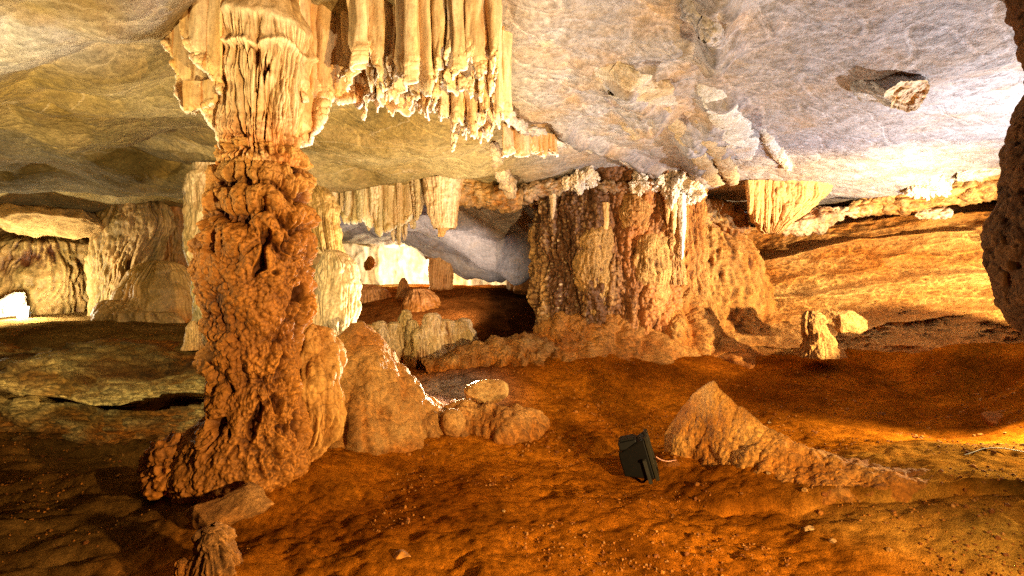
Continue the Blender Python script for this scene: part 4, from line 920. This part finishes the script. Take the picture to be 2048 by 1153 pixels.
def dam(name, lab, path, seed, wob=.05, cA=np.array([.40, .16, .032]), cB=np.array([.56, .28, .08])):
    """scalloped rimstone wall: hip shaped cross-section swept along a plan path"""
    pa = np.array(path, F); L = np.concatenate([[0], np.cumsum(np.hypot(*np.diff(pa[:, :2], axis=0).T))]); nu, nv = 420, 90
    s = np.linspace(0, L[-1], nu); bx, by, hh, ww = [np.interp(s, L, pa[:, k]) for k in range(4)]
    ker = np.hanning(41); ker /= ker.sum(); sm = lambda a: np.convolve(np.pad(a, 20, 'edge'), ker, 'valid')
    bx, by, hh, ww = map(sm, (bx, by, hh, ww))
    tx, ty = np.gradient(bx), np.gradient(by); tl = np.hypot(tx, ty); nx, ny = ty / tl, -tx / tl
    v = np.linspace(-1, 1, nv); U, V = np.meshgrid(np.arange(nu), v, indexing='ij'); U = U.ravel(); V = V.ravel()
    x = bx[U] + nx[U] * V * ww[U]; y = by[U] + ny[U] * V * ww[U]
    prof = (1 - np.abs(V) ** 2.6) ** .75
    x0 = np.stack([x, y, 0 * x], -1)
    scal = .75 + .5 * np.abs(noise(np.stack([s[U] * 3.0, 0 * s[U], 0 * s[U] + seed], -1), seed))
    z = ground_z(x, y) - .05 + (hh[U] * scal + .05) * prof
    q = np.stack([x, y, z], -1)
    d = .16 * (billow(q * np.array([3.4, 3.4, 1.6]), 4, seed + 1) - .38) + .03 * fbm(q * 11, 3, seed + 2)
    q = q + np.stack([nx[U] * V * d, ny[U] * V * d, d * .5], -1)
    col = mixc(cA, cB, .45 + 6 * d + .8 * fbm(q * 2.5, 3, seed + 3))
    return tag(grid_mesh(name, q, nu, nv, col, M_ROCK), lab, 'rimstone dam')
dam('rimstone_dam', 'low lumpy orange rimstone dam curving round the dry pool', [(-1.62, 4.75, .22, .28), (-1.3, 4.85, .32, .3), (-.95, 4.9, .24, .26), (-.6, 5.0, .20, .24), (-.3, 5.05, .24, .24), (-.02, 5.0, .30, .26), (.14, 5.2, .26, .24), (.18, 5.5, .12, .2)], 751)
dam('rimstone_dam', 'lumpy brown bank of flowstone across the floor behind the dry pool', [(-1.3, 7.2, .15, .3), (-.7, 7.5, .3, .4), (-.2, 7.6, .35, .5), (.3, 7.6, .3, .45), (.6, 7.4, .15, .3)], 752, cA=np.array([.34, .14, .03]), cB=np.array([.48, .28, .10]))
def B(name, lab, px, py, d, r, rot, seed, col, col2=None, cat='boulder', **kw):
    return tag(boulder(name, P(px, py, d), r, rot, seed, col, col2, **kw), lab, cat)
B('boulder', 'tan faceted boulder on the far side of the orange rimstone dam', 972, 790, 5.6, (.26, .20, .17), (.1, -.25, .3), 761, np.array([.48, .25, .07]), np.array([.62, .38, .14]), cut=.62, planes=10, amp=.04)
B('stone', 'small pinkish white stone in the dry pool left of the tan boulder', 908, 806, 5.5, (.075, .06, .055), (0, 0, .4), 762, np.array([.65, .45, .33]), C_CREAM, cat='stone', cut=.6, amp=.03, sub=4)
B('boulder', 'smooth rounded boulder on the front face of the orange rimstone dam', 905, 848, 4.78, (.13, .12, .14), (0, 0, 0), 763, np.array([.46, .2, .045]), np.array([.6, .32, .1]), planes=3, amp=.03, sub=5)
# dark layered ledge on the left
def ledge():
    nu, nv = 520, 190
    s = np.linspace(-9.0, -1.9, nu); v = np.linspace(0, 1, nv)
    prof_v = np.array([0, .12, .25, .36, .46, .52, .58, .66, .76, .86, .93, 1.0])
    py_ = np.array([4.98, 5.02, 5.12, 5.36, 5.62, 5.60, 5.22, 4.98, 5.04, 5.45, 6.1, 7.0])
    pz_ = np.array([-.08, .06, .16, .24, .30, .36, .38, .42, .52, .64, .74, .76])
    U, V = np.meshgrid(s, v, indexing='ij'); U, V = U.ravel(), V.ravel()
    off = .42 * noise(np.stack([U * .75, 0 * U, 0 * U], -1), 771) + .14 * noise(np.stack([U * 2.1, V * 1.2, 0 * U], -1), 772)
    under = .5 + 1.7 * noise(np.stack([U * .8, 0 * U, 0 * U + 5], -1), 773)
    yy = np.interp(V, prof_v, py_); base = 5.12
    yy = np.where((V > .2) & (V < .58), base + (yy - base) * np.clip(under, -.4, 1.5), yy) - off + .10 * np.abs(U + 4)
    zz = np.interp(V, prof_v, pz_) + .13 * noise(np.stack([U * .9, 0 * U, 0 * U + 9], -1), 781) * sstep(0, .3, V) + .05 * noise(np.stack([U * 2.6, 0 * U, 0 * U + 9], -1), 782) * sstep(0, .3, V) + .05 * noise(np.stack([U * .9, V * 2, 0 * U], -1), 774) + .04 * noise(np.stack([U * 3, V * 9, 0 * U], -1), 775)
    q = np.stack([U, yy, zz], -1)
    d = .16 * (billow(q * np.array([2.0, 2.6, 7]), 4, 776) - .4) + .08 * fbm(q * 7, 4, 777) + .10 * np.abs(noise(q * np.array([.8, .8, 11]), 779)) * sstep(.4, .7, V)
    q = q + np.stack([0 * d, -d, .4 * d], -1)
    c = mixc(np.array([.28, .15, .03]), np.array([.66, .50, .19]), .45 + 5 * d + .9 * fbm(q * np.array([1.5, 2, 4]), 4, 778))
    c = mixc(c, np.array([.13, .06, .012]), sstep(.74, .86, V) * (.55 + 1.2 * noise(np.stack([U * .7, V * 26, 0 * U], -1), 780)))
    return tag(grid_mesh('rock_ledge', q, nu, nv, c, M_ROCK, flip=True), 'layered yellow rock ledge with dark undercut, left of the tall pillar', 'rock ledge')
ledge()
# stones round the foot of the pillar
B('rock_slab', 'flat tilted rock slab lying at the foot of the tall pillar', 470, 1004, 3.08, (.29, .17, .095), (.25, -.18, .25), 781, np.array([.36, .16, .04]), np.array([.50, .24, .07]), cat='rock slab', cut=.6, planes=12, amp=.035)
def stump(px, py, d, w, h, seed, lab, cat='stalagmite stump'):
    c = P(px, py, d); z0 = gz(c[0], c[1]) - .05
    rows = [(z0, c[0], c[1], w * 1.5, w * 1.4, 0), (z0 + h * .3, c[0], c[1], w * 1.1, w, 0), (z0 + h * .7, c[0] - .01, c[1], w * .75, w * .7, 0), (z0 + h * .95, c[0] - .02, c[1], w * .5, w * .4, 0), (z0 + h, c[0] - .02, c[1], w * .1, w * .1, 0)]
    return tag(tube('stalagmite_stump', rows, 140, 120, fl_disp(2.6, w * .45, seed, w * .5, .12, .02), col_fn(np.array([.20, .08, .018]), np.array([.40, .18, .045]), C_CAV * .6, seed, (5, 5, 2)), M_ROCK), lab, cat)
stump(432, 1150, 2.55, .10, .26, 791, 'jagged brown stalagmite stump at the bottom left in front of the tall pillar')
stump(372, 1150, 2.5, .05, .14, 792, 'tiny dark stump beside the jagged bottom left stump')

# stones on the wall ledge at the right
B('rock_slab', 'broad upright pale rock slab standing on the right wall ledge', 1690, 640, 7.2, (.30, .13, .20), (.2, .25, -.2), 801, np.array([.50, .27, .10]), C_PALE, cat='rock slab', cut=.62, planes=10, amp=.04)
tag(tube('stalagmite', px_rows([(622, 1618, 1628), (630, 1610, 1642), (660, 1606, 1652), (690, 1606, 1662), (715, 1600, 1672)], 7.1, .9), 120, 120, fl_disp(3, .05, 802, .06), col_fn(np.array([.40, .19, .05]), C_PALE, C_CAV, 802), M_ROCK), 'leaning pale stalagmite stump left of the upright slab on the right wall', 'stalagmite')

# foreground rock spur and its neighbours
def spur():
    path = np.array([(1.32, 4.46, .15, .16), (1.44, 4.38, .36, .20), (1.57, 4.26, .58, .20), (1.64, 4.15, .62, .22), (1.76, 3.96, .40, .28), (1.90, 3.72, .22, .34), (2.08, 3.48, .13, .36), (2.30, 3.20, .07, .32), (2.44, 3.0, .0, .2)], F)
    L = np.concatenate([[0], np.cumsum(np.hypot(*np.diff(path[:, :2], axis=0).T))]); nu, nv = 380, 170
    s = np.linspace(0, L[-1], nu); bx, by, hh, ww = [np.interp(s, L, path[:, k]) for k in range(4)]
    ker = np.hanning(25); ker /= ker.sum(); sm = lambda a: np.convolve(np.pad(a, 12, 'edge'), ker, 'valid'); bx, by, hh, ww = map(sm, (bx, by, hh, ww))
    ww *= np.clip(s / .12, .05, 1) ** .5
    tx, ty = np.gradient(bx), np.gradient(by); tl = np.hypot(tx, ty); nx, ny = ty / tl, -tx / tl
    v = np.linspace(-1, 1, nv); U, V = np.meshgrid(np.arange(nu), v, indexing='ij'); U = U.ravel(); V = V.ravel()
    x = bx[U] + nx[U] * V * ww[U]; y = by[U] + ny[U] * V * ww[U]
    asym = np.where(V < 0, 1.5, .85); x = bx[U] + nx[U] * V * ww[U] * asym; y = by[U] + ny[U] * V * ww[U] * asym
    prof = 1 - np.abs(V)
    z = ground_z(x, y) - .06 + (hh[U] + .06) * np.clip(prof, 0, 1)
    q = np.stack([x, y, z], -1)
    d = .065 * (billow(q * np.array([3.4, 3.4, 2.6]), 4, 811) - .40) + .024 * fbm(q * 13, 3, 812)
    d *= np.clip(s[U] / .1, 0, 1)
    q = q + np.stack([nx[U] * V * d, ny[U] * V * d, d * .6], -1)
    c = mixc(np.array([.50, .18, .022]), np.array([.72, .36, .085]), .45 + 5 * d + .9 * fbm(q * 3, 4, 813))
    return tag(grid_mesh('rock_spur', q, nu, nv, c, M_ROCK), 'pointed tan rock spur rising from the mud right of the black floodlight', 'rock')
spur()
B('stone', 'dark angular stone between the black floodlight and the rock spur', 1352, 936, 4.15, (.13, .11, .075), (.1, .1, .5), 821, np.array([.10, .04, .012]), np.array([.18, .07, .02]), cat='stone', cut=.6, planes=10, amp=.02, sub=4)
B('boulder', 'shadowed mud covered boulder at the right edge behind the ochre hump', 2030, 850, 4.9, (.28, .22, .17), (0, 0, .2), 822, np.array([.24, .10, .025]), np.array([.36, .18, .05]), amp=.05)
B('stone', 'tan pebble stone perched on the crest of the ochre hump at right', 1742, 942, 3.9, (.055, .05, .045), (0, .3, .2), 823, np.array([.5, .28, .08]), np.array([.6, .38, .14]), cat='stone', sub=3, amp=.02)
# backlit foreground rock at the right edge, its shade put into the dark colour
def d_edge(pos, T, Z, rad, n): return .05 * (billow(pos * 4, 4, 831) - .4) + .02 * (knobs(pos * 14, 832) - .5) - .02 * sstep(.2, .5, noise(pos * 16, 833))
tag(tube('rock_pillar', px_rows([(-60, 2045, 2290), (0, 2055, 2280), (45, 2068, 2270), (110, 2084, 2265), (170, 2078, 2265), (240, 2052, 2265), (330, 2036, 2260), (400, 2026, 2255), (470, 2000, 2250), (540, 2012, 2245), (600, 2030, 2240), (660, 2062, 2240), (720, 2096, 2240), (820, 2110, 2260), (1000, 2100, 2290)], 2.9, .9),
         420, 420, d_edge, lambda pos, d, T, Z: mixc(np.array([.07, .027, .006]), np.array([.20, .085, .022]), .5 + 6 * d), M_ROCK), 'dark pitted rock pillar at the right edge of the view', 'rock pillar')

# ------------------------------------------------------------------ floodlights and cable
M_BLACK = plain('black_paint', (0.0025, 0.0022, 0.0016), 0.6)
M_SIDE = plain('dusty_housing', (0.012, 0.009, 0.003), 0.6)
M_GLASS = plain('floodlight_glass', (0.16, 0.13, 0.05), 0.15)  # dull yellow reflection in the glass put into the base colour
M_LIT = plain('lit_floodlight_glass', (0.9, 0.9, 0.85), 0.3, emit=((1.0, 0.97, 0.85), 60.0))
M_WIRE = plain('pinkish_cable', (0.55, 0.28, 0.20), 0.5)
M_STEEL = plain('dull_steel', (0.02, 0.018, 0.014), 0.55, 0.3)
def bm_obj(name, bm, mat, parent=None, bevel=0.006):
    bmesh.ops.recalc_face_normals(bm, faces=bm.faces)
    me = bpy.data.meshes.new(name); bm.to_mesh(me); bm.free(); me.materials.append(mat)
    o = bpy.data.objects.new(name, me); COL.objects.link(o)
    if parent: o.parent = parent
    if bevel:
        b = o.modifiers.new('bevel', 'BEVEL'); b.width = bevel; b.segments = 2; b.limit_method = 'ANGLE'
    return o
def frustum(bm, y0, y1, w0, h0, w1, h1, z0=0, z1=0):
    """box between two rectangles, at local depth y0 and y1"""
    vs = []
    for y, w, h, zc in ((y0, w0, h0, z0), (y1, w1, h1, z1)):
        vs += [bm.verts.new((sx * w / 2, y, zc + sz * h / 2)) for sx, sz in ((-1, -1), (1, -1), (1, 1), (-1, 1))]
    a, b = vs[:4], vs[4:]
    bm.faces.new(a[::-1]); bm.faces.new(b)
    for k in range(4): bm.faces.new((a[k], a[(k + 1) % 4], b[(k + 1) % 4], b[k]))
def boxbm(bm, x0, x1, y0, y1, z0, z1):
    v = [bm.verts.new((x, y, z)) for x in (x0, x1) for y in (y0, y1) for z in (z0, z1)]
    for f in ((0, 1, 3, 2), (4, 6, 7, 5), (0, 4, 5, 1), (2, 3, 7, 6), (0, 2, 6, 4), (1, 5, 7, 3)): bm.faces.new([v[i] for i in f])
def floodlight(loc, yaw, tilt, label, glass, scale=1.0):
    r = thing('floodlight', label, 'floodlight', loc)
    r.rotation_euler = (tilt, 0, yaw); r.scale = (scale,) * 3
    bm = bmesh.new(); frustum(bm, -.22, .03, .17, .20, .27, .35, .165, .185); bm_obj('housing', bm, M_BLACK, r, .012)
    bm = bmesh.new()
    for x0, x1, z0, z1 in ((-.145, -.120, .0, .37), (.120, .145, .0, .37), (-.120, .120, .0, .025), (-.120, .120, .345, .37)): boxbm(bm, x0, x1, .031, .062, z0, z1)
    bm_obj('front_frame', bm, M_SIDE, r, .004)
    bm = bmesh.new(); boxbm(bm, -.119, .119, .036, .046, .026, .344); bm_obj('glass', bm, glass, r, 0)
    bm = bmesh.new(); boxbm(bm, -.09, .09, -.20, -.04, .285, .355); bm_obj('gear_box', bm, M_BLACK, r, .01)
    bm = bmesh.new(); boxbm(bm, -.07, .07, -.18, -.06, .356, .370); bm_obj('gear_box_lid', bm, M_BLACK, r, .003)
    bm = bmesh.new()
    for s in (-1, 1): boxbm(bm, s * .155 - .004, s * .155 + .004, -.03, .0, -.005, .2)
    boxbm(bm, -.151, .151, -.029, -.001, -.012, -.004); bm_obj('bracket', bm, M_STEEL, r, .002)
    for s in (-1, 1):
        bm = bmesh.new(); bmesh.ops.create_cone(bm, cap_ends=True, segments=12, radius1=.014, radius2=.014, depth=.02)
        for v in bm.verts: v.co = (v.co.z + s * .168, v.co.x - .015, v.co.y + .185)
        bm_obj('bolt', bm, M_STEEL, r, 0)
    bm = bmesh.new(); boxbm(bm, .04, .075, .05, .07, .352, .385); bm_obj('latch', bm, M_STEEL, r, .002)
    return r
fl = P(1304, 962, 4.0); flz = gz(fl[0], fl[1])
floodlight((fl[0], fl[1], flz + .02), math.radians(-104), math.radians(16), 'black floodlight seen from the side on the orange mud floor', M_GLASS, 0.9)
ll = P(46, 640, 9.0); llz = gz(ll[0], ll[1])
floodlight((ll[0], ll[1], llz + .0), math.radians(205), math.radians(12), 'glaring lit floodlight on the terrace at the far left', M_LIT, 0.6)

def cable(name, label, ptsl, r, mat):
    cu = bpy.data.curves.new(name, 'CURVE'); cu.dimensions = '3D'; cu.bevel_depth = r; cu.bevel_resolution = 2
    sp = cu.splines.new('BEZIER'); sp.bezier_points.add(len(ptsl) - 1)
    for b, q in zip(sp.bezier_points, ptsl):
        b.co = [float(v) for v in q]; b.handle_left_type = b.handle_right_type = 'AUTO'
    tmp = bpy.data.objects.new('tmp', cu); COL.objects.link(tmp)
    dg = bpy.context.evaluated_depsgraph_get(); dg.update()
    me = bpy.data.meshes.new_from_object(tmp.evaluated_get(dg)); bpy.data.objects.remove(tmp)
    me.materials.clear(); me.materials.append(mat)
    for pl in me.polygons: pl.use_smooth = True
    o = bpy.data.objects.new(name, me); COL.objects.link(o)
    return tag(o, label, 'cable')
q0 = P(1312, 914, 4.02)
cable('cable', 'thin pink cable leaving the black floodlight over the dark stone', [q0, P(1320, 919, 4.02), P(1335, 923, 4.05), P(1352, 921, 4.12), P(1378, 935, 4.3)], .0045, M_WIRE)
cab = [(x_, y_) for x_, y_ in ((3.05, 3.45), (3.3, 3.5), (3.5, 3.42), (3.8, 3.5), (4.2, 3.45))]
cable('cable', 'thin grey cable lying over the ochre hump at the right edge', [(a, b, gz(a, b) + .012) for a, b in cab], .0035, plain('grey_cable', (.16, .13, .09), .5))

# ------------------------------------------------------------------ loose stones and grit
rng = np.random.default_rng(19)
v3, f3 = ico(3)
protos = []
for k in range(5):
    q = v3.copy()
    for j in range(9):
        n = rng.normal(size=3); n /= np.linalg.norm(n); q = q - np.clip(q @ n - rng.uniform(.5, .8), 0, None)[:, None] * n * .95
    q = q * np.array([1, .8, .6]) + .05 * fbm(q * 2, 3, 900 + k)[:, None] * v3
    o = raw_mesh('pebble', q * .02, f3, np.tile(np.array([[.30, .11, .02], [.36, .17, .04], [.2, .07, .012], [.42, .24, .09], [.33, .13, .02]][k]), (len(q), 1)), M_ROCK)
    protos.append(o)
spots = []
while len(spots) < 70:
    a = rng.uniform(-1, 1); d = rng.uniform(2.6, 6.3); x_ = a * d
    if -2.4 < x_ < -.8 and 2.7 < d < 5.4: continue
    if x_ < -1.9 and rng.random() < .6: continue
    spots.append((x_, d))
used = [False] * 5
PEB = ['loose pebble with mud on the orange cave floor']
for k, (x_, d) in enumerate(spots):
    i = k % 5; o = protos[i] if not used[i] else protos[i].copy()
    if used[i]: COL.objects.link(o)
    used[i] = True
    o.location = (x_, d, gz(x_, d) + .002); s = float(np.clip(rng.lognormal(-.1, .5), .4, 3.0)); o.scale = (s, s, s); o.rotation_euler = (rng.uniform(-.3, .3), rng.uniform(-.3, .3), rng.uniform(0, 6))
    tag(o, 'loose muddy pebble lying on the orange cave floor', 'pebble', 'pebbles scattered on the cave floor')
# fine grit, nobody could count it
v1, f1_ = ico(1); N = 9000
ax_ = rng.uniform(-1.1, 1.1, N); dd = 2.3 + 5.0 * rng.random(N) ** 1.6; gxs = ax_ * dd
keep = ~((gxs > -2.3) & (gxs < -.9) & (dd > 2.9) & (dd < 5.3))
clump = noise(np.stack([gxs * 1.6, dd * 1.6, 0 * dd], -1), 907); keep &= (clump > .0)
gxs, dd = gxs[keep], dd[keep]; N = len(dd); gzs = ground_z(gxs, dd); sz = rng.uniform(.003, .009, N) * np.where(rng.random(N) < .08, 1.9, 1) * (0.7 + .15 * dd)
V = (v1[None] * sz[:, None, None] * rng.uniform(.6, 1.3, (N, 1, 3))) + np.stack([gxs, dd, gzs], -1)[:, None]
Fc = f1_[None] + (np.arange(N) * len(v1))[:, None, None]
gc = np.repeat(np.array([[.34, .12, .015], [.18, .055, .008], [.36, .16, .04]])[rng.choice(3, N, p=[.5, .35, .15])], len(v1), 0)
tag(raw_mesh('grit', V.reshape(-1, 3), Fc.reshape(-1, 3).astype(np.int32), gc, M_ROCK), 'fine grit and crumbs scattered over the cave floor', 'grit', kind='stuff')

# ------------------------------------------------------------------ lamps
def lamp(name, typ, loc, energy, colr, radius=.1, aim=None, size=None, blend=.6):
    l = bpy.data.lights.new(name, typ); l.energy = energy; l.color = colr; l.shadow_soft_size = radius
    o = bpy.data.objects.new(name, l); COL.objects.link(o); o.location = loc
    if typ == 'SPOT':
        l.spot_size = math.radians(size); l.spot_blend = blend
        from mathutils import Vector
        o.rotation_euler = (Vector(aim) - Vector(loc)).to_track_quat('-Z', 'Y').to_euler()
    return o
lamp('floodlight_beam_roof', 'SPOT', (5.8, 4.4, .95), 1550, (1.0, .96, .96), .04, (4.4, 5.2, 3.6), 140, .5)
lamp('added_wall_spot', 'SPOT', (6.3, 4.2, 1.2), 3600, (1.0, .70, .34), .04, (5.2, 8.2, 1.5), 84, .5)  # added second source near the roof beam, brightens the right wall
lamp('added_floor_spot', 'SPOT', (4.65, 4.4, 1.25), 950, (1.0, .74, .34), .04, (2.4, 3.9, -.2), 110, .6)  # added warm source raking the floor from the right
lamp('floodlight_beam_middle', 'SPOT', (-.45, 6.0, .5), 640, (1.0, .84, .58), .06, (-.9, 3.6, 3.4), 172, .5)
lamp('added_drapery_spot', 'SPOT', (.75, 2.0, .25), 520, (1.0, .86, .64), .05, (-.55, 3.75, 3.0), 46, .7)  # added unseen spot low in front, brightens the drapery
lamp('floodlight_beam_left', 'POINT', (ll[0] + .12, ll[1] - .25, llz + .3), 270, (1.0, .90, .64), .10)
lamp('floodlight_beam_back', 'POINT', (-3.4, 16.2, 1.75), 1250, (1.0, .78, .42), .2)
lamp('added_hollow_spot', 'SPOT', (-1.0, 9.3, .95), 300, (1.0, .86, .72), .1, (-2.0, 11.5, 1.9), 130, .8)  # added spot hidden behind the stalagmite row, lights back roof and red slope
lamp('added_near_fill', 'SPOT', (2.3, .3, 1.15), 2050, (1.0, .66, .27), .06, (-.25, 3.8, 1.0), 104, 1)  # added warm fill beside the camera for pillar and floor
lamp('floodlight_beam_low_left', 'SPOT', (-3.7, 2.3, 1.5), 380, (1.0, .80, .40), .05, (-3.3, 4.7, 2.5), 128, .5)

w = bpy.data.worlds.new('World'); scene.world = w; w.use_nodes = True
w.node_tree.nodes['Background'].inputs[0].default_value = (1.0, .60, .26, 1); w.node_tree.nodes['Background'].inputs[1].default_value = .03

cam = bpy.data.cameras.new('camera'); cam.lens = 18; cam.sensor_width = 36; cam.clip_end = 200; cam.clip_start = .05
co = bpy.data.objects.new('camera', cam); COL.objects.link(co); co.location = (0, 0, CAMZ); co.rotation_euler = (math.pi / 2, 0, 0)
scene.camera = co
scene.view_settings.view_transform = 'Standard'; scene.view_settings.look = 'None'; scene.view_settings.exposure = 0
scene.cycles.max_bounces = 7; scene.cycles.diffuse_bounces = 3; scene.cycles.glossy_bounces = 2
scene.cycles.sample_clamp_indirect = 3
scene.cycles.use_denoising = False      # keeps the fine stone grain
